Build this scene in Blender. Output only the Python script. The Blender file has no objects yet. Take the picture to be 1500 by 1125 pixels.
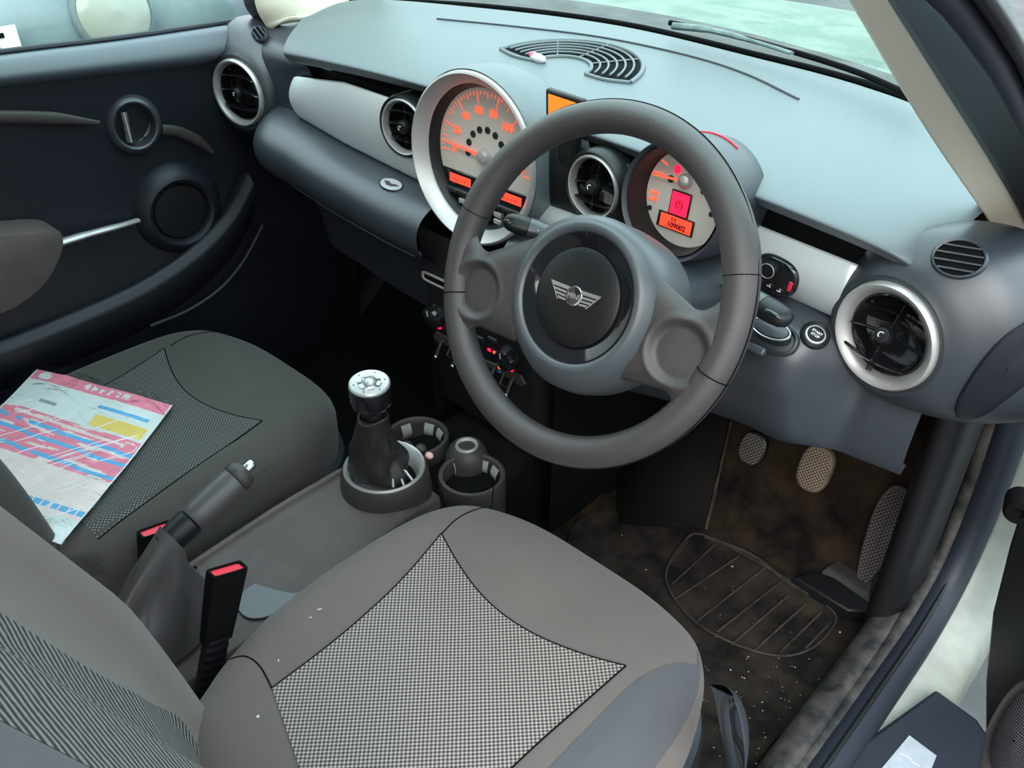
import bpy, bmesh, math, random
from mathutils import Vector, Matrix, noise
V = Vector
R = math.radians
sc = bpy.context.scene
COL = sc.collection
rnd = random.Random(7)

# ------------------------------------------------------------------ camera
CAM = V((0.857, -0.842, 1.091)); YAW, PITCH, ROLL = R(42.97), R(34.54), R(0.31); FPX = 1304.0
_f = V((-math.sin(YAW)*math.cos(PITCH), math.cos(YAW)*math.cos(PITCH), -math.sin(PITCH)))
_r = V((math.cos(YAW), math.sin(YAW), 0)); _u = _r.cross(_f)
_r2 = math.cos(ROLL)*_r + math.sin(ROLL)*_u; _u2 = -math.sin(ROLL)*_r + math.cos(ROLL)*_u
def at(U, W, x=None, y=None, z=None):
    """point of the place seen at photograph pixel (U, W), at a known x, y or z (measuring aid)"""
    d = _f + (U-750)/FPX*_r2 - (W-562.5)/FPX*_u2
    i, t = (0, x) if x is not None else (1, y) if y is not None else (2, z)
    return CAM + d*((t-CAM[i])/d[i])
def frame(c, tilt=0.0, yaw=0.0, spin=0.0):
    """matrix of a dial facing the cabin: local x right, y up, z out of its face; tilt = top leans forward"""
    ex = V((math.cos(yaw), math.sin(yaw), 0)); ey = V((-math.sin(yaw)*math.sin(tilt), math.cos(yaw)*math.sin(tilt), math.cos(tilt)))
    n = ex.cross(ey)
    m = Matrix((ex, ey, n)).transposed().to_4x4(); m.translation = V(c)
    return m @ Matrix.Rotation(spin, 4, 'Z')
def onf(U, W, m, h=0.0):
    mi = m.inverted(); o = mi @ CAM; d = mi.to_3x3() @ (_f + (U-750)/FPX*_r2 - (W-562.5)/FPX*_u2)
    return (o + d*((h-o.z)/d.z)).xy
cam = bpy.data.cameras.new('camera'); camo = bpy.data.objects.new('camera', cam); COL.objects.link(camo)
mm = Matrix((_r2, _u2, -_f)).transposed().to_4x4(); mm.translation = CAM
camo.matrix_world = mm; cam.sensor_width = 36; cam.lens = FPX/1500*36; cam.clip_start = 0.02
sc.camera = camo

# ------------------------------------------------------------------ materials
MATS = {}
def pmat(name, col, rough=0.5, metal=0.0, spec=0.5, grain=0, bump=0.0, emit=None, es=0.0, var=0.0, vscale=8, coat=0.0, sheen=0.0, col2=None):
    m = bpy.data.materials.new(name); m.use_nodes = True; nt = m.node_tree; b = nt.nodes['Principled BSDF']
    b.inputs['Base Color'].default_value = (*col, 1); b.inputs['Roughness'].default_value = rough
    b.inputs['Metallic'].default_value = metal; b.inputs['Specular IOR Level'].default_value = spec
    b.inputs['Coat Weight'].default_value = coat; b.inputs['Sheen Weight'].default_value = sheen
    if emit: b.inputs['Emission Color'].default_value = (*emit, 1); b.inputs['Emission Strength'].default_value = es
    tc = nt.nodes.new('ShaderNodeTexCoord')
    if grain:
        n = nt.nodes.new('ShaderNodeTexNoise'); n.inputs['Scale'].default_value = grain; n.inputs['Detail'].default_value = 2
        bp = nt.nodes.new('ShaderNodeBump'); bp.inputs['Strength'].default_value = bump; bp.inputs['Distance'].default_value = 0.001
        nt.links.new(tc.outputs['Object'], n.inputs['Vector']); nt.links.new(n.outputs['Fac'], bp.inputs['Height']); nt.links.new(bp.outputs['Normal'], b.inputs['Normal'])
    if var or col2:
        n = nt.nodes.new('ShaderNodeTexNoise'); n.inputs['Scale'].default_value = vscale; n.inputs['Detail'].default_value = 6; n.inputs['Roughness'].default_value = 0.62
        r = nt.nodes.new('ShaderNodeValToRGB'); c2 = col2 or tuple(c*(1+var) for c in col); c1 = col if col2 else tuple(c*(1-var) for c in col)
        r.color_ramp.elements[0].position = 0.38; r.color_ramp.elements[0].color = (*c1, 1)
        r.color_ramp.elements[1].position = 0.66; r.color_ramp.elements[1].color = (*c2, 1)
        nt.links.new(tc.outputs['Object'], n.inputs['Vector']); nt.links.new(n.outputs['Fac'], r.inputs['Fac']); nt.links.new(r.outputs['Color'], b.inputs['Base Color'])
    MATS[name] = m
    return m
M_pad = pmat('dash_pad_plastic', (0.105, 0.130, 0.145), 0.42, spec=0.9, grain=900, bump=0.45)
M_pod = pmat('smooth_dark_plastic', (0.028, 0.034, 0.044), 0.38, spec=0.85, grain=1100, bump=0.12)
M_black = pmat('black_plastic', (0.007, 0.008, 0.009), 0.42, spec=0.4, grain=700, bump=0.2)
M_matt = pmat('matt_black', (0.003, 0.003, 0.0035), 0.85, spec=0.12)
M_gloss = pmat('gloss_black', (0.010, 0.011, 0.013), 0.08, coat=0.5)
M_silver = pmat('silver_trim', (0.66, 0.70, 0.72), 0.38, metal=0.35)
M_ring = pmat('satin_silver_ring', (0.56, 0.55, 0.54), 0.42, metal=0.6)
M_chrome = pmat('chrome', (0.50, 0.51, 0.51), 0.22, metal=1.0)
M_door = pmat('door_plastic', (0.010, 0.012, 0.018), 0.42, spec=0.35, grain=800, bump=0.25)
M_ledge = pmat('door_ledge_plastic', (0.085, 0.105, 0.128), 0.42, spec=0.8, grain=900, bump=0.25)
M_cons = pmat('console_plastic', (0.092, 0.075, 0.073), 0.55, spec=0.25, grain=900, bump=0.25, var=0.12, vscale=14)
M_consd = pmat('console_dark_plastic', (0.042, 0.038, 0.035), 0.45, spec=0.4, grain=900, bump=0.2)
M_rubber = pmat('rubber_wheel', (0.046, 0.040, 0.040), 0.40, spec=0.75, grain=1500, bump=0.4)
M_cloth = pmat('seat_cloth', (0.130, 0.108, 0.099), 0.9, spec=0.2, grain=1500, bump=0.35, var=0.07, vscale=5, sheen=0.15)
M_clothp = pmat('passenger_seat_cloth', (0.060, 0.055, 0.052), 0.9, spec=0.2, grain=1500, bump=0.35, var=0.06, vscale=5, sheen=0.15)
M_bolst = pmat('seat_side_cloth', (0.082, 0.080, 0.088), 0.85, spec=0.2, grain=1500, bump=0.35, var=0.05, vscale=5, sheen=0.1)
M_leath = pmat('gaiter_leather', (0.062, 0.057, 0.057), 0.42, spec=.6, grain=380, bump=0.3)
M_leathd= pmat('dark_gaiter_leather', (0.018, 0.017, 0.017), 0.55, grain=380, bump=0.3)
M_cream = pmat('cream_pillar_trim', (0.90, 0.85, 0.70), 0.7, grain=900, bump=0.1)
M_seal = pmat('door_seal_rubber', (0.016, 0.020, 0.031), 0.5, spec=0.45, grain=300, bump=0.1)
M_white = pmat('cream_white_paint', (0.34, 0.355, 0.31), 0.40, coat=0.1, var=.10, vscale=30)
M_hub = pmat('hub_plastic', (0.060, 0.070, 0.080), 0.42, spec=0.9, grain=1100, bump=0.12)
M_shadecarpet = pmat('shaded_dark_carpet', (0.006, 0.006, 0.006), 0.95, spec=0.05, grain=1300, bump=0.8)  # passenger-side carpet without mud, footwell shade painted into its near-black colour
M_carpet = pmat('dirty_carpet', (0.007, 0.006, 0.005), 0.95, spec=0.1, grain=1300, bump=1.0, vscale=13, col2=(0.045, 0.030, 0.020))
M_mat = pmat('muddy_mat', (0.008, 0.007, 0.006), 0.85, spec=0.15, grain=1300, bump=1.0, vscale=13, col2=(0.042, 0.031, 0.023))
M_mud = pmat('muddy_brown_ridge', (0.050, 0.036, 0.026), 0.9, vscale=40, col2=(0.012, 0.010, 0.009))
M_toe = pmat('brown_dust_carpet', (0.008, 0.0065, 0.0055), 0.95, spec=0.1, grain=1300, bump=0.8, vscale=9, col2=(0.050, 0.033, 0.023))
M_sill = pmat('dusty_sill_plastic', (0.009, 0.010, 0.012), 0.6, grain=200, bump=0.5, vscale=26, col2=(0.075, 0.068, 0.060))
M_pedal = pmat('dusty_pedal_rubber', (0.17, 0.125, 0.08), 0.85, vscale=16, col2=(0.045, 0.042, 0.042))
M_gasp  = pmat('gas_pedal_rubber', (0.040, 0.038, 0.038), 0.75, vscale=9, col2=(0.15, 0.125, 0.105))
M_red   = pmat('red_plastic', (0.75, 0.03, 0.06), 0.4)
M_face  = pmat('gauge_face', (0.60, 0.55, 0.50), 0.55)
M_orange= pmat('orange_lit_marks', (0.85, 0.10, 0.04), 0.5, emit=(1.0, 0.12, 0.05), es=0.7)
M_redlit= pmat('red_lit', (0.8, 0.01, 0.05), 0.5, emit=(1.0, 0.01, 0.06), es=0.9)
M_lcd   = pmat('red_display', (0.70, 0.04, 0.02), 0.4, emit=(1.0, 0.07, 0.03), es=0.8)
M_lcdt  = pmat('display_text', (0.20, 0.01, 0.01), 0.4)
M_amber = pmat('amber_screen', (0.9, 0.22, 0.02), 0.4, emit=(1.0, 0.20, 0.02), es=0.6)
M_mark  = pmat('white_mark', (0.7, 0.7, 0.7), 0.5)
M_bluem = pmat('blue_mark', (0.05, 0.15, 0.7), 0.5)
M_dot   = pmat('dark_lamp_dot', (0.02, 0.025, 0.028), 0.3)
M_crumb = pmat('crumb', (0.55, 0.45, 0.30), 0.8)
M_lint  = pmat('pale_lint', (0.65, 0.62, 0.58), 0.9)
M_label = pmat('silver_label', (0.52, 0.56, 0.62), 0.35, metal=0.4, var=0.08, vscale=60)
M_tarm  = pmat('asphalt', (0.10, 0.10, 0.10), 0.9, grain=120, bump=0.6, var=0.25, vscale=3)
M_pcar = pmat('blue_grey_car_paint', (0.13, 0.18, 0.20), 0.3, coat=0.4, vscale=2.5, col2=(.24, .30, .31))
M_lens = pmat('headlamp_lens', (0.34, 0.36, 0.31), 0.2, coat=0.3)
M_plate = pmat('white_number_plate', (0.85, 0.87, 0.85), 0.5)
M_bonnet = pmat('branch_reflection_paint', (0.34, 0.50, 0.40), 0.55, spec=.15)
def _bonnet():  # pale net and streaks put reflected branches into the bonnet colour
    nt = M_bonnet.node_tree; tc = nt.nodes.new('ShaderNodeTexCoord'); mp = nt.nodes.new('ShaderNodeMapping'); mp.inputs['Scale'].default_value = (1, .45, 1); mp.inputs['Rotation'].default_value = (0, 0, .6)
    v = nt.nodes.new('ShaderNodeTexVoronoi'); v.feature = 'DISTANCE_TO_EDGE'; v.inputs['Scale'].default_value = 60
    n = nt.nodes.new('ShaderNodeTexNoise'); n.inputs['Scale'].default_value = 7; n.inputs['Detail'].default_value = 12; n.inputs['Distortion'].default_value = 1.5
    r = nt.nodes.new('ShaderNodeValToRGB'); r.color_ramp.elements[0].position = 0.0; r.color_ramp.elements[0].color = (.26, .31, .26, 1); r.color_ramp.elements[1].position = .07; r.color_ramp.elements[1].color = (.155, .215, .175, 1)
    r2 = nt.nodes.new('ShaderNodeValToRGB'); r2.color_ramp.elements[0].position = .40; r2.color_ramp.elements[0].color = (.13, .19, .155, 1); r2.color_ramp.elements[1].position = .62; r2.color_ramp.elements[1].color = (.23, .29, .24, 1)
    mx = nt.nodes.new('ShaderNodeMixRGB'); mx.inputs[0].default_value = .72
    nt.links.new(tc.outputs['Object'], mp.inputs[0]); nt.links.new(mp.outputs[0], v.inputs['Vector']); nt.links.new(tc.outputs['Object'], n.inputs['Vector'])
    nt.links.new(v.outputs['Distance'], r.inputs[0]); nt.links.new(n.outputs['Fac'], r2.inputs[0]); nt.links.new(r.outputs[0], mx.inputs[1]); nt.links.new(r2.outputs[0], mx.inputs[2]); nt.links.new(mx.outputs[0], nt.nodes['Principled BSDF'].inputs['Base Color'])
_bonnet()
M_head  = pmat('pale_headliner', (0.55, 0.53, 0.46), 0.9)
M_cowl = pmat('wet_cowl', (0.08, 0.12, 0.12), 0.5, spec=.3, vscale=30, col2=(.20, .26, .25))

def glass(name, tint, k=1.0):
    m = bpy.data.materials.new(name); m.use_nodes = True; nt = m.node_tree; nt.nodes.clear()
    o = nt.nodes.new('ShaderNodeOutputMaterial'); mx = nt.nodes.new('ShaderNodeMixShader'); t = nt.nodes.new('ShaderNodeBsdfTransparent')
    g = nt.nodes.new('ShaderNodeBsdfGlossy'); ge = nt.nodes.new('ShaderNodeNewGeometry'); dt_ = nt.nodes.new('ShaderNodeVectorMath'); dt_.operation = 'DOT_PRODUCT'
    def mt(op, a, c=None):
        n = nt.nodes.new('ShaderNodeMath'); n.operation = op
        for i, q in enumerate((a, c)):
            if isinstance(q, (int, float)): n.inputs[i].default_value = q
            elif q is not None: nt.links.new(q, n.inputs[i])
        return n.outputs[0]
    nt.links.new(ge.outputs['Normal'], dt_.inputs[0]); nt.links.new(ge.outputs['Incoming'], dt_.inputs[1])
    sch = mt('ADD', .04, mt('MULTIPLY', .96, mt('POWER', mt('SUBTRACT', 1.0, mt('ABSOLUTE', dt_.outputs['Value'])), 5.0)))
    t.inputs['Color'].default_value = (*tint, 1); g.inputs['Roughness'].default_value = 0.03
    mu = nt.nodes.new('ShaderNodeMath'); mu.operation = 'MULTIPLY'; mu.inputs[1].default_value = k
    nt.links.new(sch, mu.inputs[0]); nt.links.new(mu.outputs[0], mx.inputs[0]); nt.links.new(t.outputs[0], mx.inputs[1]); nt.links.new(g.outputs[0], mx.inputs[2]); nt.links.new(mx.outputs[0], o.inputs[0])
    return m
M_glass = glass('green_tinted_glass', (0.80, 0.93, 0.88))
M_bag = glass('clear_plastic_film', (0.95, 0.96, 0.97), 1.0)
def _bagbump():
    nt = M_bag.node_tree; w = nt.nodes.new('ShaderNodeTexNoise'); w.inputs['Scale'].default_value = 9; w.inputs['Distortion'].default_value = 2.0; w.inputs['Detail'].default_value = 3
    tc = nt.nodes.new('ShaderNodeTexCoord'); mp = nt.nodes.new('ShaderNodeMapping'); mp.inputs['Scale'].default_value = (1, 3.0, 1); mp.inputs['Rotation'].default_value = (0, 0, 0.5)
    nt.links.new(tc.outputs['Object'], mp.inputs[0]); nt.links.new(mp.outputs[0], w.inputs['Vector'])
    b = nt.nodes.new('ShaderNodeBump'); b.inputs['Strength'].default_value = 1.0; b.inputs['Distance'].default_value = 0.012
    nt.links.new(w.outputs['Fac'], b.inputs['Height'])
    for n in nt.nodes:
        if n.type == 'BSDF_GLOSSY': nt.links.new(b.outputs[0], n.inputs['Normal']); n.inputs['Roughness'].default_value = 0.12
        if n.type == 'VECT_MATH': nt.links.new(b.outputs[0], n.inputs[0])
_bagbump()

def weave(name, dark, light, pitch, ax='xy', size=0.30, rot=0.0):
    """woven mesh cloth: a staggered lattice of pale threads, with bump"""
    m = bpy.data.materials.new(name); m.use_nodes = True; nt = m.node_tree; b = nt.nodes['Principled BSDF']
    b.inputs['Roughness'].default_value = 0.85; b.inputs['Specular IOR Level'].default_value = 0.25
    tc = nt.nodes.new('ShaderNodeTexCoord'); mp = nt.nodes.new('ShaderNodeMapping')
    mp.inputs['Scale'].default_value = (1/pitch,)*3; mp.inputs['Rotation'].default_value = (0, 0, rot)
    nt.links.new(tc.outputs['UV'], mp.inputs[0])
    sp = nt.nodes.new('ShaderNodeSeparateXYZ'); nt.links.new(mp.outputs[0], sp.inputs[0])
    def mth(op, a, c=None):
        n = nt.nodes.new('ShaderNodeMath'); n.operation = op
        for i, q in enumerate((a, c)):
            if q is None: continue
            if isinstance(q, (int, float)): n.inputs[i].default_value = q
            else: nt.links.new(q, n.inputs[i])
        return n.outputs[0]
    if ax == 'xy':
        sx = mth('SINE', mth('MULTIPLY', sp.outputs[0], math.pi)); sy = mth('SINE', mth('MULTIPLY', sp.outputs[1], math.pi))
        h = mth('MULTIPLY', mth('ADD', mth('MULTIPLY', sx, sy), 1.0), 0.5)
    else:
        nz = nt.nodes.new('ShaderNodeTexNoise'); nz.inputs['Scale'].default_value = 0.35; nt.links.new(mp.outputs[0], nz.inputs['Vector'])
        h = mth('MULTIPLY', mth('ADD', mth('SINE', mth('MULTIPLY', mth('ADD', sp.outputs[1], mth('MULTIPLY', nz.outputs['Fac'], 0.8)), 2*math.pi)), 1.0), 0.5)
    r = nt.nodes.new('ShaderNodeValToRGB'); r.color_ramp.elements[0].position = 0.52-size*.5; r.color_ramp.elements[0].color = (*dark, 1)
    r.color_ramp.elements[1].position = 0.62+size*.5; r.color_ramp.elements[1].color = (*light, 1)
    nt.links.new(h, r.inputs['Fac']); nt.links.new(r.outputs[0], b.inputs['Base Color'])
    bp = nt.nodes.new('ShaderNodeBump'); bp.inputs['Strength'].default_value = 0.6; bp.inputs['Distance'].default_value = 0.001
    nt.links.new(h, bp.inputs['Height']); nt.links.new(bp.outputs[0], b.inputs['Normal'])
    return m
M_mesh  = weave('woven_mesh_cloth', (0.050, 0.045, 0.043), (0.38, 0.33, 0.29), 0.0031, size=.5)
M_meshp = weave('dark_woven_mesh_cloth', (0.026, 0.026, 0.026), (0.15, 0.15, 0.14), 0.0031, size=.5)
M_rib = weave('ribbed_mesh_cloth', (0.030, 0.029, 0.028), (0.20, 0.19, 0.18), 0.0088, ax='y', size=.55)
def dotmat(name, base, pitch, hi):
    m = weave(name, base, hi, pitch, size=0.2); return m
M_ptread = weave('pedal_tread', (0.055, 0.045, 0.036), (0.30, 0.23, 0.16), 0.0030)
M_gtread = weave('gas_pedal_tread', (0.030, 0.028, 0.027), (0.15, 0.13, 0.115), 0.0034)
M_grill  = weave('speaker_grille', (0.010, 0.010, 0.011), (0.09, 0.09, 0.10), 0.0045, ax='y')

# ------------------------------------------------------------------ geometry helpers
def cat(pts, n=8, closed=False):
    pts = [V(p) for p in pts]; N = len(pts); out = []
    if N < 3 and not closed:
        return [pts[0].lerp(pts[1], i/n) for i in range(n+1)]
    segs = N if closed else N-1
    for i in range(segs):
        if closed: p = [pts[(i+k-1) % N] for k in range(4)]
        else:
            p1, p2 = pts[i], pts[i+1]
            p = [pts[i-1] if i else p1*2-p2, p1, p2, pts[i+2] if i+2 < N else p2*2-p1]
        for k in range(n):
            t = k/n
            out.append(0.5*((2*p[1]) + (p[2]-p[0])*t + (2*p[0]-5*p[1]+4*p[2]-p[3])*t*t + (3*p[1]-p[0]-3*p[2]+p[3])*t**3))
    if not closed: out.append(pts[-1])
    return out
def resample(pts, n):
    L = [0]
    for a, b in zip(pts, pts[1:]): L.append(L[-1]+(b-a).length)
    out = []; j = 0
    for i in range(n):
        s = L[-1]*i/(n-1)
        while j < len(L)-2 and L[j+1] < s: j += 1
        d = L[j+1]-L[j]; out.append(pts[j].lerp(pts[j+1], (s-L[j])/d if d else 0))
    return out
class MB:
    def __init__(s): s.bm = bmesh.new(); s.uv = None
    def grid(s, rows, closed=False, wrap=False, uv=None):
        g = [[s.bm.verts.new(p) for p in r] for r in rows]; m = len(g[0])
        if uv and s.uv is None: s.uv = s.bm.loops.layers.uv.new('UVMap')
        for i in range(len(g) if wrap else len(g)-1):
            for j in range(m if closed else m-1):
                i2 = (i+1) % len(g); j2 = (j+1) % m
                try: f = s.bm.faces.new((g[i][j], g[i][j2], g[i2][j2], g[i2][j]))
                except ValueError: continue
                if uv:
                    for l in f.loops: l[s.uv].uv = uv(l.vert.co)
        return g
    def cap(s, ring, flip=False):
        try: s.bm.faces.new(list(reversed(ring)) if flip else ring)
        except ValueError: pass
    def lathe(s, prof, m, seg=48, capa=False, capb=False, sx=1.0, sy=1.0):
        rows = [[m @ V((r*sx*math.cos(2*math.pi*k/seg), r*sy*math.sin(2*math.pi*k/seg), h)) for k in range(seg)] for r, h in prof]
        g = s.grid(rows, closed=True)
        if capa: s.cap(g[0], True)
        if capb: s.cap(g[-1])
        return s
    def tube(s, pts, rad, seg=12, caps=True, closed=False, flat=1.0, up=None):
        n = len(pts); rr = rad if isinstance(rad, (list, tuple)) else [rad]*n; rows = []
        prev = None
        for i, p in enumerate(pts):
            a = pts[i-1] if (i or closed) else p; b = pts[(i+1) % n] if (i < n-1 or closed) else p
            t = (b-a).normalized()
            if up is not None: x = t.cross(V(up)).normalized()
            elif prev is None:
                x = t.cross(V((0, 0, 1)));
                if x.length < .1: x = t.cross(V((0, 1, 0)))
                x.normalize()
            else: x = (prev - t*prev.dot(t)).normalized()
            prev = x; y = t.cross(x)
            rows.append([p + rr[i]*(math.cos(2*math.pi*k/seg)*x + flat*math.sin(2*math.pi*k/seg)*y) for k in range(seg)])
        g = s.grid(rows, closed=True, wrap=closed)
        if caps and not closed: s.cap(g[0], True); s.cap(g[-1])
        return s
    def box(s, m, sx, sy, sz, tx=1.0, ty=1.0):
        """box centred on the matrix; tx, ty taper the +z end"""
        v = [s.bm.verts.new(m @ V((a*sx/2*(tx if c > 0 else 1), b*sy/2*(ty if c > 0 else 1), c*sz/2))) for c in (-1, 1) for b in (-1, 1) for a in (-1, 1)]
        for f in ((0, 2, 3, 1), (4, 5, 7, 6), (0, 1, 5, 4), (2, 6, 7, 3), (0, 4, 6, 2), (1, 3, 7, 5)): s.bm.faces.new([v[i] for i in f])
        return s
    def prism(s, out, m, h0, h1, inset=1.0):
        """extruded outline in the local xy plane between heights h0 and h1"""
        c = sum((V((p[0], p[1], 0)) for p in out), V())/len(out)
        a = [s.bm.verts.new(m @ V((p[0], p[1], h0))) for p in out]
        b = [s.bm.verts.new(m @ V((c.x+(p[0]-c.x)*inset, c.y+(p[1]-c.y)*inset, h1))) for p in out]
        n = len(out)
        for i in range(n): s.bm.faces.new((a[i], a[(i+1) % n], b[(i+1) % n], b[i]))
        s.cap(a, True); s.cap(b)
        return s
    def blob(s, m, rx, ry, rz, seg=24, rings=12):
        rows = [[m @ V((rx*math.sin(t)*math.cos(2*math.pi*k/seg), ry*math.sin(t)*math.sin(2*math.pi*k/seg), rz*math.cos(t))) for k in range(seg)] for t in [0.02+(math.pi-0.04)*i/rings for i in range(rings+1)]]
        g = s.grid(rows, closed=True); s.cap(g[0], True); s.cap(g[-1]); return s
    def text(s, txt, size, m, depth=0.0004, align='CENTER', bold=0.0):
        c = bpy.data.curves.new('t', 'FONT'); c.body = txt; c.size = size; c.extrude = depth; c.align_x = align; c.align_y = 'CENTER'; c.offset = bold
        c.resolution_u = 3
        o = bpy.data.objects.new('t', c); COL.objects.link(o); dg = bpy.context.evaluated_depsgraph_get()
        me = bpy.data.meshes.new_from_object(o.evaluated_get(dg)); me.transform(m); s.bm.from_mesh(me)
        bpy.data.objects.remove(o); bpy.data.meshes.remove(me); bpy.data.curves.remove(c); return s
    def build(s, name, mat, parent=None, bevel=0.0, bseg=2, sub=0, solid=0.0, sharp=40, off=-1, weld=False):
        if weld: bmesh.ops.remove_doubles(s.bm, verts=s.bm.verts, dist=1e-5)
        bmesh.ops.recalc_face_normals(s.bm, faces=s.bm.faces)
        me = bpy.data.meshes.new(name); s.bm.to_mesh(me); s.bm.free()
        for p in me.polygons: p.use_smooth = True
        me.set_sharp_from_angle(angle=R(sharp))
        mats = mat if isinstance(mat, (list, tuple)) else [mat]
        for q in mats: me.materials.append(q)
        o = bpy.data.objects.new(name, me); COL.objects.link(o)
        if solid: md = o.modifiers.new('s', 'SOLIDIFY'); md.thickness = solid; md.offset = off
        if bevel: md = o.modifiers.new('b', 'BEVEL'); md.width = bevel; md.segments = bseg; md.limit_method = 'ANGLE'; md.angle_limit = R(35)
        if sub: md = o.modifiers.new('u', 'SUBSURF'); md.levels = sub; md.render_levels = sub
        if parent is not None:
            o.parent = parent; o.matrix_parent_inverse = parent.matrix_basis.inverted()
        return o
def surf(rows, nu=8, nv=8):
    """smooth surface through control rows"""
    A = [cat(r, nu) for r in rows]
    cols = [cat([A[i][j] for i in range(len(A))], nv) for j in range(len(A[0]))]
    return [[cols[j][i] for j in range(len(cols))] for i in range(len(cols[0]))]
def tag(o, label, cat_, group=None):
    o['label'] = label; o['category'] = cat_
    if group: o['group'] = group
    return o
def thing(name, loc, label, cat_, group=None):
    o = bpy.data.objects.new(name, None); COL.objects.link(o); o.location = loc; o.empty_display_size = 0.02
    return tag(o, label, cat_, group)
def struct(o): o['kind'] = 'structure'; return o
def lab(o, t): o['label'] = t; return o
def oval(rx, ry, n=40, p=2.0, cx=0, cy=0):
    o = []
    for k in range(n):
        a = 2*math.pi*k/n; c, s_ = math.cos(a), math.sin(a)
        o.append((cx+rx*math.copysign(abs(c)**(2/p), c), cy+ry*math.copysign(abs(s_)**(2/p), s_)))
    return o
def T(x, y, z): return Matrix.Translation((x, y, z))
I4 = Matrix.Identity(4)
from mathutils.bvhtree import BVHTree
def bvh(o):
    dg = bpy.context.evaluated_depsgraph_get(); dg.update(); ev = o.evaluated_get(dg); me = ev.to_mesh()
    t = BVHTree.FromPolygons([o.matrix_world @ v.co for v in me.vertices], [tuple(p.vertices) for p in me.polygons]); ev.to_mesh_clear(); return t
def hit(U, W, t, dflt=None):
    """where a measured pixel meets a finished surface: location and outward normal"""
    d = (_f + (U-750)/FPX*_r2 - (W-562.5)/FPX*_u2).normalized(); l, n, i, ds = t.ray_cast(CAM, d)
    if l is None: return dflt if dflt else (None, None)
    if n.dot(d) > 0: n = -n
    return l, n
def onsurf(l, n, xh=(1, 0, 0)):
    """matrix sitting on a surface, local z along the normal"""
    z = n.normalized(); x = (V(xh) - z*V(xh).dot(z)).normalized(); y = z.cross(x)
    m = Matrix((x, y, z)).transposed().to_4x4(); m.translation = l; return m
def lerp_tab(x, tab):
    if x <= tab[0][0]: return tab[0][1]
    for (a, p), (b, q) in zip(tab, tab[1:]):
        if x <= b: return p+(q-p)*(x-a)/(b-a)
    return tab[-1][1]

# ================================================================== DASHBOARD
dash = thing('dashboard', (0, 0.05, 0.60), 'grey-blue padded dashboard running the full width under the windscreen', 'dashboard')
A = [at(445, 26, z=.742), at(525, 0, z=.76), at(700, 12, z=.76), at(900, 38, z=.76), at(1100, 85, z=.76), at(1250, 125, z=.76), at(1378, 175, z=.76), V((.635, .19, .735))]
B = [at(415, 76, y=0.0), at(480, 88, y=0.004), at(560, 106, y=0.012), V((-.03, .03, .718)), at(900, 205, y=.03), at(1110, 284, y=.004), at(1290, 358, y=.004), V((.615, .02, .683))]
rows = [[a+V((0, .03, -.012)) for a in A], A]
rows += [[a.lerp(b, t)+V((0, 0, dz)) for a, b in zip(A, B)] for t, dz in ((.3, .004), (.6, .008), (.85, .007))]
rows += [B, [b+V((0, .003, -.009)) for b in B], [b+V((0, .014, -.019)) for b in B], [b+V((0, .040, -.026)) for b in B], [b+V((0, .07, -.024)) for b in B]]
b = MB(); b.grid(surf(rows, 10, 6))
pad = b.build('dash_pad', M_pad, dash, sharp=60)
TP = bvh(pad)
# moulded seam line running across the top of the pad
pts = [hit(U, W, TP) for U, W in ((640, 28), (760, 40), (880, 55), (1000, 80), (1090, 108), (1170, 146))]
pts = [l+n*0.0008 for l, n in pts if l is not None]
b = MB(); b.tube(cat(pts, 10), 0.0016, 8); b.build('pad_seam', M_pod, dash)
# recessed face behind the trim and the lower panel with the shelf edge
ZB = [(-.6, .602), (-.477, .595), (-.338, .574), (-.168, .561), (0, .56), (.15, .572), (.44, .600), (.54, .590), (.66, .585)]
xs = [-.60, -.57, -.54, -.50, -.42, -.33, -.24, -.16, -.08, 0, .08, .16, .26, .36, .46, .52, .55, .58, .605, .63, .655]
b = MB(); b.grid([[V((x, .052, z-max(0, abs(x)-.45)*.15)) for x in xs if abs(x) < .58] for z in (.682, .65, .60, .54)]); b.build('recess_panel', M_black, dash)
def low(x, k):
    z = lerp_tab(x, ZB); e = 1 if -.52 < x < .64 else .55
    if x < .0:
        p = [(.045, .004), (.012, -.001), (-.018*e, -.010), (-.040*e, -.026), (-.048*e, -.050), (-.040*e, -.078), (-.018, -.098), (.03, -.125), (.07, -.19), (.09, -.28)]
    else:
        p = [(.045, .004), (.012, -.001), (-.016, -.012), (-.034, -.034), (-.040, -.070), (-.035, -.105), (-.028, -.138), (-.018, -.162), (-.010, -.169), (.0, -.169)]
    sm = max(0, min(1, (abs(x)-.515)/.07)); sm = sm*sm*(3-2*sm)
    if x < 0: p = [(a+sm*.10, c) for a, c in p]
    else: p = [(a+sm*.055*(1 if k_ < 5 else (.8, .65, .5, .4, .4)[k_-5]), c) for k_, (a, c) in enumerate(p)]
    dz = (-.018+.042*(x-.30)/.3)*max(0, (k-3)/5) if x > .08 else 0
    return V((x, p[k][0], z+p[k][1]+dz))
for nm, xr in (('glovebox_panel', [x for x in xs if x <= -.08]), ('knee_panel', [x for x in xs if x >= .08])):
    b = MB(); b.grid(surf([[low(x, k) for x in xr] for k in range(10)], 5, 5)); b.build(nm, M_pod, dash, sharp=60)
# thin bright seam under the glovebox edge
b = MB(); b.tube(cat([low(x, 6)+V((0, -.002, -.001)) for x in (-.44, -.36, -.28, -.20, -.12)], 6), .0012, 8); b.build('panel_seam', M_ledge, dash)
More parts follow.
